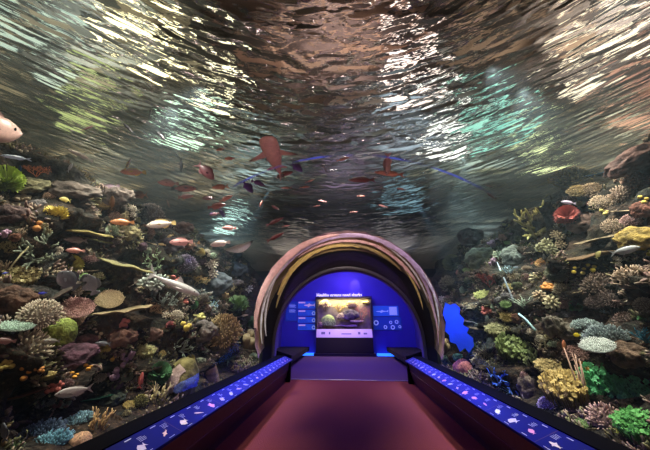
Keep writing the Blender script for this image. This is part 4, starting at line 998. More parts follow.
def patch(name, poly, col):
    m = MB(); idx = {}; st = .8
    def vert(i, j):
        if (i, j) not in idx:
            h = BM.ray_cast(EYE, ray(i * st, j * st))
            if h[0] is None: return None
            idx[(i, j)] = len(m.v); m.v.append(tuple(h[0] + h[1] * .012)); m.t.append(.6)
        return idx[(i, j)]
    for i in range(int(160 / st), int(205 / st)):
        for j in range(int(350 / st), int(405 / st)):
            if inside((i + .5) * st, (j + .5) * st, poly):
                q = [vert(i, j), vert(i + 1, j), vert(i + 1, j + 1), vert(i, j + 1)]
                if None not in q: m.f.append(tuple(q))
    o = m.build(name, M['stone'], mound, True); o.color = rgb(col)
patch('pale_face', [(168, 393), (168, 379), (173, 370), (180, 364), (186, 371), (181, 375), (179, 382), (174, 387), (173, 393)], (.72, .56, .48))
patch('blue_grey_band', [(173, 392), (175, 386), (181, 382), (190, 378), (198, 373), (199, 381), (196, 386), (186, 390), (178, 393)], (.26, .38, .72))
PLACED.append((183, 378, 34, 'rounded green and pale mound'))

# sea whips: bundle of upright bare stems
h = hit_reef(592, 385); P = h[0] - ray(592, 385) * .35; k = mpp(P); R9 = r_(9)
wh = empty('sea_whip_bundle', P - Vector((0, 0, 34 * k)), 'bundle of tall bare grey brown sea whips in front of the green bush', 'sea whip')
for i in range(11):
    x = R9.uniform(-7, 7) * k; b = P + RT * x * .6 + UP * (-32 * k) - ray(592, 385) * R9.uniform(-.08, .08); L = R9.uniform(40, 66) * k; lean = R9.uniform(-.10, .14)
    m = MB(); m.tube([b, b + Vector((0, 0, L * .5)) + RT * lean * L * .4, b + Vector((0, 0, L)) + RT * lean * L], [.9 * k, .8 * k, .4 * k], 6, [.3, .5, .8]); o = m.build('whip_stem', M['coral'], wh, True); o.color = (.40, .27, .20, 1)
PLACED.append((592, 385, 16, 'bundle of sea whips'))
# thin teal stick leaning in the right reef
def stick(name, x0, y0, x1, y1, r, col, label, cat='coral'):
    a, b = hit_reef(x0, y0)[0] - ray(x0, y0) * .25, hit_reef(x1, y1)[0] - ray(x1, y1) * .1; mid = (a + b) / 2 + Vector((0, 0, .03))
    m = MB(); q = mpp(mid) * r; m.tube([a, mid, b], [q * .8, q, q], 7, [.9, .6, .4]); o = m.build(name, M['coral'], None, True); o.color = rgb(col); tag(o, label, cat)
stick('leaning_stick', 519, 314, 535, 330, 1.2, (.34, .58, .60), 'thin pale teal stick leaning in the right reef below the feathery weed')
stick('leaning_stick', 497, 262, 513, 300, .8, (.26, .32, .36), 'thin grey rod slanting beside the dark red sea fan')
stick('leaning_stick', 10, 268, 30, 246, .8, (.44, .42, .22), 'thin yellowish twig leaning over the straw yellow leafy coral')

# flat glowing sheet before the right reef, standing in for a blue lit gap
bp_ = [(445, 302), (450, 305), (455, 303), (460, 308), (459, 314), (464, 319), (463, 325), (469, 328), (467, 333), (473, 338), (474, 346), (469, 353), (465, 348), (460, 352), (456, 344), (450, 342), (449, 335), (445, 331), (446, 322), (443, 314)]
yb_ = min(hit_reef(x, y)[0].y for x, y in bp_ + [(457, 325), (462, 338), (452, 318)]) - .08
P = [at_y(x, y, yb_) for x, y in bp_]
c = sum(P, Vector()) / len(P)
m = MB(); m.add([c] + P, [(0, 1 + i, 1 + (i + 1) % len(P)) for i in range(len(P))])
tag(m.build('blue_gap_sheet', mat_plain('blue_gap_glow', (.02, .10, .9), .7, emit=(.0, .04, 1), es=.10, nscale=3, namt=.5)), 'ragged glowing sheet for the blue lit gap in the right reef beside the collar', 'blue backdrop')
q = at_y(452, 300, yb_ - .55); spot(q, at_y(457, 322, yb_), 60, (.02, .10, 1), 78, 1.0, .05, 'blue_gap_fill')  # blue spot added to light the gap sheet
PLACED.append((457, 328, 34, 'vivid blue gap sheet'))

# inside of the lit coral window
def at_win(u, v, dep=.16): return Vector((lerp(sx0, sx1, u), 15.25 - dep, lerp(sz0, sz1, v)))
WIN = [('brain', .20, .28, .62, (.34, .46, .12), 'moss green dome coral inside the back wall window'), ('stag', .42, .72, .55, (.66, .48, .12), 'golden branching coral high inside the back wall window'),
       ('flower', .14, .78, .5, (.44, .34, .16), 'brown polyp cluster in the top left of the back wall window'), ('fan', .86, .52, .75, (.50, .22, .12), 'rusty upright sea fan at right inside the back wall window'),
       ('rock', .62, .45, .6, (.20, .18, .14), 'dark stone in the centre of the back wall window'), ('leaf', .66, .80, .5, (.42, .34, .14), 'ochre leafy coral at the top of the back wall window'),
       ('table', .74, .20, .55, (.52, .38, .32), 'pinkish plate coral low at right in the back wall window'), ('finger', .46, .42, .4, (.56, .46, .24), 'tan finger coral right of the dome in back wall window'),
       ('rock', .05, .12, .35, (.45, .30, .2), 'peach stone in the bottom left corner of the back wall window'), ('cup', .92, .86, .3, (.66, .50, .14), 'yellow sponge in the top right corner of the back wall window'),
       ('ledge', .5, .10, .9, (.50, .36, .34), 'pale pink sandy ledge along the floor of back wall window')]
for kind, u, v, w, col, lab in WIN:
    a, t, dn, zc = meshes(kind, 0); o = bpy.data.objects.new(KIND[kind][1], a); COL.objects.link(o); o.scale = (w * 1.35, .24, w * 1.3); o.color = rgb(col)
    o.location = at_win(u, v) - Vector((0, 0, zc * w * 1.3)); tag(o, lab, KIND[kind][2])
    if t: c = bpy.data.objects.new(dn, t); COL.objects.link(c); c.parent = o; c.color = rgb(col)

# ------------------------------------------------------------------ smaller growth over the rest of the rock, each told by its neighbour
FILL = {'finger': [('tan', TAN), ('cream', CREAM), ('grey brown', (.25, .20, .16)), ('dusky pink', (.42, .26, .23)), ('olive', OLIVE)],
        'flower': [('ivory', (.60, .55, .42)), ('khaki', (.36, .32, .17)), ('pale green', (.38, .48, .34))],
        'rock': [('dark brown', (.15, .11, .08)), ('grey', (.22, .21, .20)), ('plum', (.16, .09, .12)), ('mossy', (.15, .17, .08)), ('rusty', (.26, .12, .07))],
        'leaf': [('green', (.10, .26, .10)), ('ochre', (.40, .31, .10)), ('maroon', (.26, .08, .08)), ('sage', (.26, .32, .22))],
        'stag': [('beige', (.54, .45, .30)), ('green', (.20, .34, .14)), ('pale blue', (.36, .48, .54))],
        'cup': [('yellow', (.55, .44, .09)), ('orange', (.55, .25, .06)), ('red', (.42, .12, .09))],
        'bed': [('gold', (.46, .36, .12)), ('green', (.18, .30, .10))],
        'ledge': [('brown', (.28, .20, .12)), ('buff', (.46, .37, .22))],
        'plume': [('dark green', (.10, .20, .09)), ('straw', (.42, .38, .18))],
        'fan': [('brown', (.30, .18, .10)), ('purple', (.24, .12, .26))], 'tube': [('mauve', (.34, .22, .30)), ('ochre', (.42, .30, .14))]}
NOUN = dict(finger='finger coral', flower='polyp cluster', rock='rock', leaf='leafy coral', stag='branching coral', cup='lumpy sponge', bed='leafy patch', ledge='plate', plume='weed tuft', fan='sea fan', tube='tube sponge')
SKY = [(0, 172), (60, 188), (110, 192), (150, 212), (200, 238), (246, 282), (258, 330)], [(440, 300), (450, 268), (480, 246), (510, 226), (545, 208), (590, 184), (650, 150)]
def sky_y(px):
    for L in SKY:
        for (a, b), (c, e) in zip(L, L[1:]):
            if a <= px <= c: return b + (e - b) * (px - a) / (c - a)
    return 999
SKIP = {'small dusky pink finger coral just below the green leafy tuft', 'small buff plate just above the ochre upright sponge', 'small straw weed tuft just left of the ivory finger coral', 'small grey rock just below the amber sponge knob', 'small rusty rock just left of the buff tree shaped sea fan'}
LM = list(PLACED); used = set(); FR = random.Random(23); done = []; tries = 0
while len(done) < 330 and tries < 16000:
    tries += 1
    px = FR.uniform(2, 258) if FR.random() < .5 else FR.uniform(440, 648); py = FR.uniform(150, 448)
    if py < sky_y(px) + 4 or (px < 340 and py > 446 - (px - 72) * .44 - 5) or (px > 340 and py > 352 + (px - 407) * .44 - 5): continue
    h = hit_reef(px, py)
    if h is None or h[3] > 13: continue
    P = h[0]
    if P.z < .40 and abs(P.x) < 2.1: continue
    near = smoothstep(4, 9, h[3]); w = FR.uniform(8, 17) * lerp(1.2, .75, near)
    if any((px - a) ** 2 + (py - b) ** 2 < (.42 * (c + w)) ** 2 for a, b, c, _ in PLACED[:len(LM)]): continue
    if any((px - a) ** 2 + (py - b) ** 2 < (.36 * (c + w)) ** 2 for a, b, c in done): continue
    kind = FR.choices(list(FILL), [22, 12, 18, 14, 12, 10, 9, 8, 8, 5, 4])[0]; cn, col = FR.choice(FILL[kind])
    lab = None
    for a, b, c, sh in sorted(LM, key=lambda q: (q[0] - px) ** 2 + (q[1] - py) ** 2)[:4]:
        dx, dy = px - a, py - b
        dr = ('right of' if dx > 0 else 'left of') if abs(dx) > abs(dy) * 1.2 else ('below' if dy > 0 else 'above') if abs(dy) > abs(dx) * 1.2 else ('below right of' if dx > 0 else 'below left of') if dy > 0 else ('above right of' if dx > 0 else 'above left of')
        key = (cn, kind, dr, sh)
        if key not in used: lab = 'small %s %s just %s the %s' % (cn, NOUN[kind], dr, sh); used.add(key); break
    if not lab: continue
    j = FR.uniform(.8, 1.25)
    vr, an, zz = FR.randrange(3), FR.uniform(-18, 18), FR.uniform(.8, 1.25)
    if lab not in SKIP: place(kind, px, py, w, [c * j for c in col], lab, var=vr, ang=an, zs=zz, hit=h, minor=True, group='small growth on the %s reef rock' % ('left' if px < 340 else 'right'))
    done.append((px, py, w))

crust(-1, 'fine crust of tiny polyps and rubble over the left reef rock'); crust(1, 'fine crust of tiny polyps and rubble over the right reef rock')
# ------------------------------------------------------------------ fish
def body(prof, n=12, seg=1):
    """Closed loft: (x, half height, half width, centre height) from nose to tail root."""
    m = MB(); P = []
    for x, hh, hw, zc in prof: P.append([(x, hw * cos(2 * PI * j / n), zc + hh * sin(2 * PI * j / n)) for j in range(n + 1)])
    m.grid(P, [[0] * (n + 1) for _ in P]); k = len(prof) - 1
    m.add(P[0][:-1], [tuple(range(n))], [0] * n); m.add(P[k][:-1], [tuple(range(n - 1, -1, -1))], [0] * n)
    return m
def sheet(pts, th=.006, tip=0., tipfn=None):
    """Thin fin from an outline of (x, z) points in the fish's mid plane."""
    m = MB(); n = len(pts); t = [tipfn(p) if tipfn else tip for p in pts]
    m.add([(x, -th, z) for x, z in pts] + [(x, th, z) for x, z in pts], [tuple(range(n)), tuple(range(2 * n - 1, n - 1, -1))] + [(i, (i + 1) % n, n + (i + 1) % n, n + i) for i in range(n)], t + t)
    return m
def make_fish(h, w, tail='fork', dorsal=1.0, nose=.0, hump=0.):
    """Meshes of one kind of fish, one unit long, nose toward +x: body and its fins."""
    f = [(.50, .06), (.485, .16), (.45, .34), (.38, .60), (.28, .85), (.14, 1.0), (.0, .98), (-.14, .82), (-.26, .52), (-.34, .26), (-.37, .20)]
    prof = [(x, h * k, w * min(1, k * 1.05), (nose if x > .3 else 0) + (hump * h * max(0, 1 - abs(x - .3) * 6))) for x, k in f]
    b = body(prof).mesh('fish_body', M['fish'])
    ph = .20 * h
    tl = {'fork': [(-.34, ph), (-.42, h * .7), (-.53, h * 1.05), (-.50, h * .5), (-.45, 0), (-.50, -h * .5), (-.53, -h * 1.05), (-.42, -h * .7), (-.34, -ph)],
          'fan': [(-.34, ph), (-.44, h * .55), (-.52, h * .6), (-.53, 0), (-.52, -h * .6), (-.44, -h * .55), (-.34, -ph)],
          'moon': [(-.35, ph), (-.42, h * .5), (-.56, h * 1.1), (-.47, h * .35), (-.44, 0), (-.47, -h * .35), (-.56, -h * 1.1), (-.42, -h * .5), (-.35, -ph)]}[tail]
    D = dorsal
    fins = [('tail_fin', sheet(tl, .008)), ('dorsal_fin', sheet([(.22, h * .85), (.14, h * (1 + .32 * D)), (-.02, h * (1 + .36 * D)), (-.18, h * (.8 + .42 * D)), (-.27, h * (.5 + .28 * D)), (-.27, h * .42), (0, h * .9)], .005)),
            ('anal_fin', sheet([(-.02, -h * .9), (-.10, -h * (.95 + .35 * D)), (-.22, -h * (.65 + .40 * D)), (-.28, -h * .5), (-.26, -h * .4)], .005))]
    for s in (-1, 1):
        m = MB(); m.add([(.20, s * w * .9, -h * .15), (.10, s * (w + .07), -h * .05), (.03, s * (w + .10), -h * .35), (.08, s * (w + .03), -h * .45)], [(0, 1, 2, 3), (3, 2, 1, 0)], [0] * 4); fins.append(('pectoral_fin', m))
    out = [(n, m.mesh('fish_' + n, M['fish'], False)) for n, m in fins]
    m = MB()
    for s in (-1, 1):
        if s == 1: m.blob((.39, s * w * .56, h * .14 + nose), (.022, .014, .022), 8, 6)
        else: m2 = MB(); m2.blob((.39, s * w * .56, h * .14 + nose), (.022, .014, .022), 8, 6)
    out += [('eye', m.mesh('fish_eye_mesh', M['eye'])), ('eye', m2.mesh('fish_eye_mesh', M['eye']))]
    return b, out
FISH = dict(slim=make_fish(.095, .065, 'fork', .8), mid=make_fish(.155, .085, 'fork', .9), plump=make_fish(.18, .10, 'fan', .8), deep=make_fish(.25, .065, 'moon', .8, -.02),
            disc=make_fish(.36, .06, 'fan', .7), unicorn=make_fish(.165, .075, 'moon', .5, .01, .12), parrot=make_fish(.165, .095, 'fan', .7, -.01))
def swim(P, ang, L, toward=0., roll=0., up=None):
    """Matrix for an animal at P that swims at ang degrees in the view (0 = right, 90 = up), turned toward the viewer by toward."""
    d = (P - EYE).normalized(); a = math.radians(ang)
    X = RT * cos(a) + UP * sin(a); X = (X - d * X.dot(d)).normalized(); X = (X * cos(toward) - d * sin(toward)).normalized()
    Z = Vector((0, 0, 1)) if up is None else up
    if abs(X.z) > .75 and up is None: Z = Vector((0, 0, 1)) * .3 + UP.cross(X).normalized().cross(X) * -.0 + (RT if cos(a) < 0 else -RT) * (1 if X.z > 0 else -1)
    Z = (Z - X * Z.dot(X)).normalized(); Y = Z.cross(X)
    if roll: q = Quaternion(X, roll); Z = q @ Z; Y = q @ Y
    return Matrix.Translation(P) @ Matrix((X, Y, Z)).transposed().to_4x4() @ Matrix.Diagonal((L, L, L, 1))
def depth(px, py, q):
    d = ray(px, py); a = t_vault(d); b = (WATER - .12 - EYE.z) / d.z if d.z > .02 else 99
    h = hit_reef(px, py)
    if h: b = min(b, h[3])
    if (px - 347) ** 2 + (py - 318) ** 2 < 100 ** 2: b = min(b, 7.5 / d.y)
    b = min(b, 11); a = min(a + .12, b * .95)
    return EYE + d * lerp(a, b, q)
SCHOOL = {'red': 'red fish schooling under the water surface', 'far': 'distant fish high above the tunnel', 'dark': 'dark fish high in the water on the left'}
def fish(px, py, L, ang, shape, col, label, q=.55, name='reef_fish', group=None, toward=.2, roll=0., fin=None, cat='fish', z=None):
    P = depth(px, py, q); k = L * mpp(P) * ray(px, py).dot(FW) ** (1.0 if abs(cos(math.radians(ang))) > .6 else .4) / max(.3, cos(toward)); mw = swim(P, ang, k, toward, roll)
    b, fins = FISH[shape]; o = bpy.data.objects.new(name, b); COL.objects.link(o); o.matrix_world = mw; o.color = rgb(col)
    tag(o, label, cat, SCHOOL.get(group, group))
    for n, me in fins:
        if L < 9 and n in ('pectoral_fin', 'eye', 'anal_fin'): continue
        if L < 14 and n == 'pectoral_fin': continue
        c = bpy.data.objects.new(n, me); COL.objects.link(c); c.parent = o; c.color = rgb(fin if fin and n != 'eye' else [v * .8 for v in col])
        if fin and n == 'tail_fin': c['label'] = 'differently coloured tail fin'
    return o
R1, R2, R3, R4 = (.34, .11, .10), (.42, .17, .14), (.20, .07, .08), (.52, .25, .19)
DK, BRN, SIL, PNK, VIO = (.05, .045, .05), (.13, .07, .05), (.55, .55, .55), (.62, .34, .32), (.10, .06, .22)
for row in (
    # red and dark school, high over the left reef
    (168, 183, 21, 175, 'plump', R2, 'bright red plump fish, leftmost of the three stacked in a row', .6, 'red'),
    (184, 188.5, 25, 0, 'parrot', R1, 'crimson fish with dark tail, longest of the three stacked in a row', .6, 'red'),
    (186, 196.5, 16, 5, 'mid', R1, 'small crimson fish under the longest one of three in a row', .65, 'red'),
    (206, 171.5, 23, -42, 'deep', R3, 'dark red deep bodied fish slanting down right above the red school', .5, 'red'),
    (220, 187, 17, 185, 'mid', R4, 'orange red fish swimming level right of the crimson fish', .6, 'red'),
    (208, 198, 12, 180, 'plump', R3, 'small dark red round fish in the middle of the school', .62, 'red'),
    (226, 198.5, 15, 25, 'mid', R2, 'red fish tilted upward at the right of the school', .6, 'red'),
    (217, 206, 18, 10, 'plump', R1, 'large red fish above the purple one, low in the school', .55, 'red'),
    (222, 213, 10, -60, 'plump', VIO, 'small purple fish tucked under the large red fish', .55, 'red'),
    (214, 214, 10, 190, 'plump', R3, 'small maroon fish under the left side of large red fish', .6, 'red'),
    (229, 228, 14, 180, 'plump', R2, 'lone red fish below the school, above the white ray', .6, 'red'),
    (220, 149.5, 9, 190, 'mid', R4, 'tiny orange red fish left of the shark, upper one of two', .7, 'red'),
    (229.5, 158.5, 11, 185, 'mid', R4, 'small orange red fish left of the shark fin, lower one of two', .7, 'red'),
    (248, 187, 15, -48, 'deep', VIO, 'dark violet tang diving right, left of the shark tail', .55, None),
    (258, 183, 14, -20, 'mid', (.15, .08, .24), 'purple fish just right of the dark violet tang', .6, None),
    (285, 174, 17, 15, 'mid', R3, 'dark red fish touching the shark tail', .6, None),
    (297, 167.5, 14, -35, 'deep', VIO, 'dark indigo tang right of the shark tail', .55, None),
    (343, 159, 14, 15, 'slim', R4, 'salmon slim fish right of the shark, upper middle', .6, 'far'),
    (361.5, 180, 27, 180, 'slim', R3, 'long maroon fish above the tunnel arch', .6, 'far'),
    (275, 221.5, 19, 25, 'slim', R3, 'dark red slim fish tilted up, upper of two left of arch', .5, 'far'),
    (275.5, 237, 19, 27, 'slim', (.22, .06, .06), 'maroon slim fish tilted up, lower of two left of arch', .45, 'far'),
    (275, 207.5, 8, 150, 'plump', R3, 'tiny dark red round fish above the two tilted fish', .6, 'far'),
    (261, 204, 7, 70, 'mid', R4, 'tiny orange upright fish under the dark violet tang', .6, 'far'),
    (310, 181, 10, 20, 'slim', PNK, 'tiny pink fish below the dark indigo tang', .6, 'far'),
    (305, 187, 11, 5, 'slim', R4, 'tiny salmon fish under the tiny pink fish', .6, 'far'),
    (286, 188, 11, 180, 'slim', PNK, 'tiny rosy fish straight below the shark tail', .6, 'far'),
    (325, 169, 10, 120, 'slim', (.20, .20, .22), 'tiny grey slanted fish under the salmon slim fish', .6, 'far'),
    (322, 201, 9, 170, 'slim', PNK, 'tiny pink fish level above the middle of the arch', .6, 'far'),
    (361, 196, 8, 0, 'slim', R4, 'tiny salmon fish under the long maroon fish', .6, 'far'),
    (383, 206, 9, 165, 'slim', PNK, 'tiny pink fish up right of the arch top', .6, 'far'),
    (354, 212, 8, 0, 'slim', (.30, .14, .12), 'tiny brown fish nearest above the arch top', .5, 'far'),
    (317, 206, 7, 10, 'slim', (.34, .16, .14), 'tiny rust fish left of the arch top', .5, 'far'),
    (286, 226, 8, 10, 'slim', (.40, .16, .15), 'tiny brick fish right of the two tilted maroon fish', .5, 'far'),
    # dark fish, upper left
    (127, 127, 17, -45, 'slim', DK, 'black slim fish slanting down right, upper left water', .6, 'dark'),
    (150, 113.5, 12, 75, 'slim', DK, 'thin dark curved fish, highest of the dark ones', .6, 'dark'),
    (161.5, 136.5, 12, -50, 'mid', DK, 'small black fish right of the black slim fish', .6, 'dark'),
    (128, 164, 14, 62, 'slim', BRN, 'dark brown fish pointing up above the orange fish with yellow tail', .6, 'dark'),
    (181, 166, 15, -88, 'slim', DK, 'black upright fish above the crimson fish', .6, 'dark'),
    (177, 156, 9, 125, 'slim', DK, 'thin black fish just above the black upright fish', .65, 'dark'),
    (170, 171.5, 12, 150, 'slim', (.14, .15, .15), 'dim grey fish left of the black upright fish', .7, 'dark'),
    (168, 203.5, 9, 110, 'slim', BRN, 'small brown upright fish below the bright red plump fish', .7, 'dark'),
    (88, 128, 14, 20, 'slim', (.42, .24, .26), 'faint pinkish fish among the upper left ripples', .65, None),
    (16, 157.5, 31, 172, 'slim', (.40, .56, .66), 'pale blue slim fish at the left edge above the crest', .45, None),
    (81, 155.5, 28, 155, 'slim', (.44, .44, .42), 'silver striped slim fish above the left crest', .55, None),
    (70, 167.5, 11, 60, 'mid', (.28, .32, .32), 'small grey blue fish over the left crest', .7, None),
    (133, 172, 26, 178, 'parrot', (.62, .24, .09), 'orange fish with a yellow tail over the left crest', .7, None),
    (108, 188, 24, 190, 'parrot', (.38, .26, .34), 'mauve fish with its head low, in front of left crest', .5, None),
    (139, 195, 17, 180, 'deep', (.22, .09, .05), 'rust brown deep fish right of the mauve fish', .55, None),
    (112, 203, 16, 85, 'plump', (.16, .10, .05), 'dark brown upright fish below the mauve fish', .6, None),
    (65, 199.5, 12, 165, 'deep', (.66, .58, .16), 'yellow and white small fish on the left upper slope', .85, None),
    (122, 222, 24, 178, 'parrot', (.58, .26, .09), 'orange brown fish in front of the ochre round rock', .75, None),
    (161, 224, 29, 185, 'parrot', (.72, .64, .54), 'pale cream fish with yellowish tail, left of the pink fish', .7, None),
    (181, 242, 23, 182, 'plump', (.66, .32, .30), 'pink plump fish in the middle of the left reef', .7, None),
    (162, 244.5, 8, 170, 'plump', (.58, .44, .18), 'tiny yellow fish left of the pink plump fish', .8, None),
    (170, 236, 7, 200, 'plump', (.56, .44, .20), 'tiny pale gold fish above the tiny yellow fish', .8, None),
    (75, 250.5, 19, 178, 'plump', (.56, .26, .20), 'salmon oval fish under the slanting yellow plate', .8, None),
    (76, 240, 24, 176, 'mid', (.20, .17, .14), 'dim grey brown fish just above the salmon oval fish', .85, None),
    (68, 280, 30, 140, 'disc', (.10, .11, .12), 'large dark disc fish with pale rim, left of the grey one', .7, None),
    (90, 284, 25, 120, 'disc', (.20, .23, .25), 'large grey disc fish right of the dark disc fish', .75, None),
    (5, 273, 7, 190, 'plump', (.05, .10, .75), 'tiny bright blue fish at the left edge', .8, None),
    (42.5, 293, 9, 185, 'plump', (.04, .06, .70), 'small royal blue fish above the cream finger coral', .8, None),
    (103, 343.5, 17, 178, 'mid', (.18, .20, .22), 'small slate grey fish left of the reddish brown round stone', .75, None),
    (51, 341, 20, 182, 'mid', (.30, .30, .24), 'olive grey fish under the moss green dome', .75, None),
    (4, 341, 26, 180, 'plump', (.30, .18, .15), 'brown fish half cut off by the left edge', .7, None),
    (141, 380, 16, 78, 'mid', (.46, .12, .10), 'upright red fish above the left sill', .7, None),
    (4, 432, 22, 95, 'mid', (.20, .22, .24), 'dark striped upright fish at the lower left corner', .6, None),
    # right side
    (568, 202.5, 15, 172, 'parrot', (.60, .52, .68), 'lilac white fish over the right crest', .8, None),
    (598, 254.5, 9, 60, 'deep', (.60, .55, .20), 'tiny yellow and blue fish on the long brown plate', .85, None),
    (577, 335, 8, 180, 'disc', (.85, .66, .02), 'bright yellow tang beside the long grey blue antler', .8, None),
    (564, 346, 13, 95, 'plump', (.62, .24, .12), 'orange upright fish above the golden leafy thicket', .8, None),
    (541, 251, 6, 190, 'plump', (.75, .62, .06), 'tiny lemon fish under the large yellow staghorn', .85, None),
    (516.5, 267.5, 7, 180, 'plump', (.55, .66, .82), 'tiny pale blue fish in the hazy right reef', .85, None),
    (537, 138, 12, 130, 'slim', (.02, .02, .02), 'lone black fish high in the upper right water', .6, None),
    (491.5, 196, 12, 145, 'mid', (.14, .06, .05), 'lone dark brown fish right of the blue seam reflection', .6, None),
    (489, 186, 9, 170, 'slim', (.30, .16, .16), 'faint brown fish above the lone dark brown fish', .75, None),
    (401, 189, 10, 170, 'slim', PNK, 'tiny pink fish right of the tall finned pink fish', .65, 'far'),
    ):
    px, py, L, ang, sh, col, lab, q, g = row
    fin = {'yellow tail': (.7, .5, .08), 'yellowish tail': (.66, .50, .18), 'dark tail': (.03, .02, .02)}.get(next((k for k in ('yellow tail', 'yellowish tail', 'dark tail') if k in lab), ''))
    fish(px, py, L, ang, sh, col, lab, q, group=g, fin=fin, name='disc_fish' if sh == 'disc' else 'reef_fish')
fish(74, 391.5, 42, 192, 'unicorn', (.52, .48, .44), 'silver grey unicorn fish low in the left reef', .55, 'unicorn_fish', toward=.1)
fish(625, 250.5, 32, 12, 'unicorn', (.50, .54, .54), 'grey white unicorn fish in front of the right reef', .7, 'unicorn_fish', toward=.1)
# big pale fish nosing in at the left edge
P = depth(-12, 127, .4); k = 46 * mpp(P)
o = bpy.data.objects.new('pale_grouper', FISH['plump'][0]); COL.objects.link(o); o.matrix_world = swim(P, -12, k, .1) @ Matrix.Diagonal((1, 1.3, 1.9, 1)); o.color = (.58, .38, .32, 1)
tag(o, 'pale pink blunt snout of a big fish entering at the left edge', 'fish')
for n, me in FISH['plump'][1]:
    c = bpy.data.objects.new(n, me); COL.objects.link(c); c.parent = o; c.color = (.35, .2, .18, 1)

# sharks: one body mesh each, with fins as parts
def shark_parts(tipped):
    prof = [(.50, .012, .03, .0), (.47, .035, .075, .0), (.40, .058, .10, .002), (.30, .075, .105, .004), (.16, .085, .10, .006), (.0, .08, .09, .006), (-.14, .06, .065, .006), (-.28, .036, .036, .008), (-.38, .020, .020, .012), (-.44, .014, .012, .02)]
    b = body(prof, 16); tp = (lambda p: 0.)
    fins = []
    for s in (-1, 1):
        m = MB(); pts = [(.22, .07, -.03), (.14, .16, -.05), (.08, .25, -.06), (.03, .285, -.065), (.03, .24, -.06), (.05, .16, -.05), (.06, .08, -.03)]
        tips = [0, 0, 1, 1, 1 if tipped else 0, 0, 0] if tipped else [0] * 7
        m.add([(x, s * y, z) for x, y, z in pts] + [(x, s * y, z + .012) for x, y, z in pts], [tuple(range(7)), tuple(range(13, 6, -1))] + [(i, (i + 1) % 7, 7 + (i + 1) % 7, 7 + i) for i in range(7)], tips * 2)
        fins.append(('pectoral_fin', m))
        m = MB(); m.add([(-.16, s * .04, -.03), (-.22, s * .12, -.04), (-.26, s * .12, -.04), (-.23, s * .03, -.03)], [(0, 1, 2, 3), (3, 2, 1, 0)], [0, 0, .5 * tipped, 0]); fins.append(('pelvic_fin', m))
    tf = (lambda p: 1. if p[1] > .155 else 0.) if tipped else tp
    fins.append(('dorsal_fin', sheet([(.14, .08), (.06, .16), (.0, .2), (.0, .17), (-.02, .1), (-.02, .08)], .006, tipfn=tf)))
    fins.append(('tail_fin', sheet([(-.40, .035), (-.50, .12), (-.58, .20), (-.57, .15), (-.49, .02), (-.50, -.06), (-.53, -.10), (-.46, -.05), (-.40, .0)], .007, tipfn=(lambda p: .9 if tipped and abs(p[1]) > .09 else 0.))))
    return b.mesh('shark_body', M['fish']), [(n, m.mesh('shark_' + n, M['fish'], False)) for n, m in fins]
def shark(mw, col, label, tipped):
    b, fins = shark_parts(tipped); o = link('reef_shark', b); o.matrix_world = mw; o.color = rgb(col); tag(o, label, 'shark')
    for n, me in fins:
        c = bpy.data.objects.new(n, me); COL.objects.link(c); c.parent = o; c.color = rgb([v * .9 for v in col])
        if tipped and n != 'pelvic_fin': c['label'] = 'fin with a black tip'
    for s in (-1, 1):
        m = MB(); m.blob((.40, s * .097, .012), (.012, .008, .012), 8, 6); e = bpy.data.objects.new('eye', m.mesh('shark_eye', M['eye'])); COL.objects.link(e); e.parent = o
P = at_z(274, 158, 4.55)
X = Vector((-.12, -.90, .42)).normalized(); Z = Vector((-.05, -.10, 1)); Z = (Z - X * Z.dot(X)).normalized(); Y = Z.cross(X)
shark(Matrix.Translation(P) @ Matrix((X, Y, Z)).transposed().to_4x4() @ Matrix.Diagonal((.92, 1.75, 1.1, 1)), (.56, .31, .29), 'pinkish blacktip reef shark seen from below, centre of the water', True)
P = depth(175, 285, .6); shark(swim(P, -22, 50 * mpp(P), .15), (.56, .56, .54), 'small grey shark heading right in front of the left reef', False)
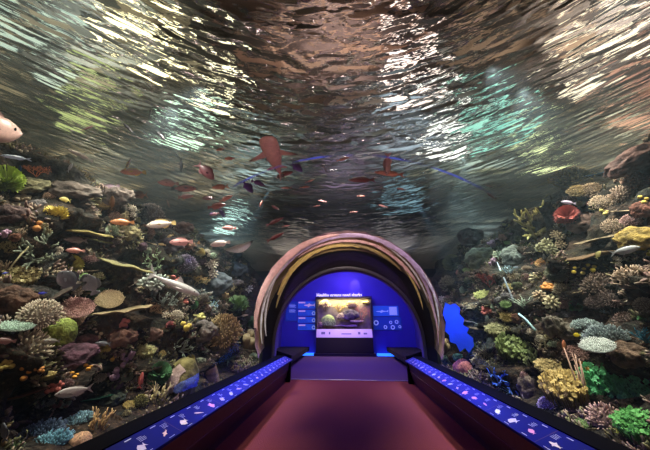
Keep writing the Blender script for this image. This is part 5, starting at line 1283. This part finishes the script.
fish(389, 173.5, 30, 174, 'slim', (.62, .27, .21), 'long salmon pink fish with an upright fish just above, right of the arch', .6)
fish(387.5, 164, 22, -92, 'mid', (.46, .27, .28), 'dusky rose upright fish just above the long salmon pink fish', .6)

# white ray banking over the left reef
def make_ray(P, span, X, Z, col, label, tip=1.):
    m = MB(); rows, T = [], []
    for i in range(15):
        v = i / 14 * 2 - 1; a = abs(v); row, tr = [], []
        lead, trail = .34 - .42 * a ** 1.3, -.30 + .16 * a ** 2
        if a > .97: trail = lead - .01
        for j in range(9):
            t = j / 8; x = lerp(lead, trail, t); th = .055 * (1 - a) ** .8 * sin(PI * min(1, t * 1.1 + .05)) + .003
            row.append((x, v * .5, .16 * a ** 2 + th)); tr.append(tip if v > .78 else 0)
        rows.append(row); T.append(tr)
    m.grid(rows, T); m.grid([[(x, y, z - .02 - .06 * (1 - abs(y) * 2) ** .8) for x, y, z in r] for r in rows], T)
    Z = (Z - X * Z.dot(X)).normalized(); Y = Z.cross(X)
    o = m.build('manta_ray', M['fish'], None, True); o.matrix_world = Matrix.Translation(P) @ Matrix((X, Y, Z)).transposed().to_4x4() @ Matrix.Diagonal((span, span, span, 1)); o.color = rgb(col); tag(o, label, 'ray')
    t = MB(); t.tube([(-.27, 0, .0), (-.5, .02, .0), (-.75, .0, .02)], [.014, .009, .003], 6, [0, 0, 0]); c = bpy.data.objects.new('tail', t.mesh('ray_tail', M['fish'])); COL.objects.link(c); c.parent = o; c.color = rgb(col)
P = depth(239, 248, .5); d = (P - EYE).normalized()
X = (-d - RT * .25); X.z = 0; X = X.normalized()
make_ray(P, 30 * mpp(P), X, (Vector((0, 0, 1)) + d * .30 - RT * .30), (.92, .88, .80), 'white bellied ray with a dark wing tip, right of the pale fish')
spot((-.9, 4.4, 2.7), P, 60, (1, .95, .9), 22, .8, .05, 'ray_fill')  # white fill added inside the vault to brighten the ray's belly
fish(220, 243.5, 20, 188, 'parrot', (.80, .62, .56), 'pinkish white fish just left of the white bellied ray', .5)
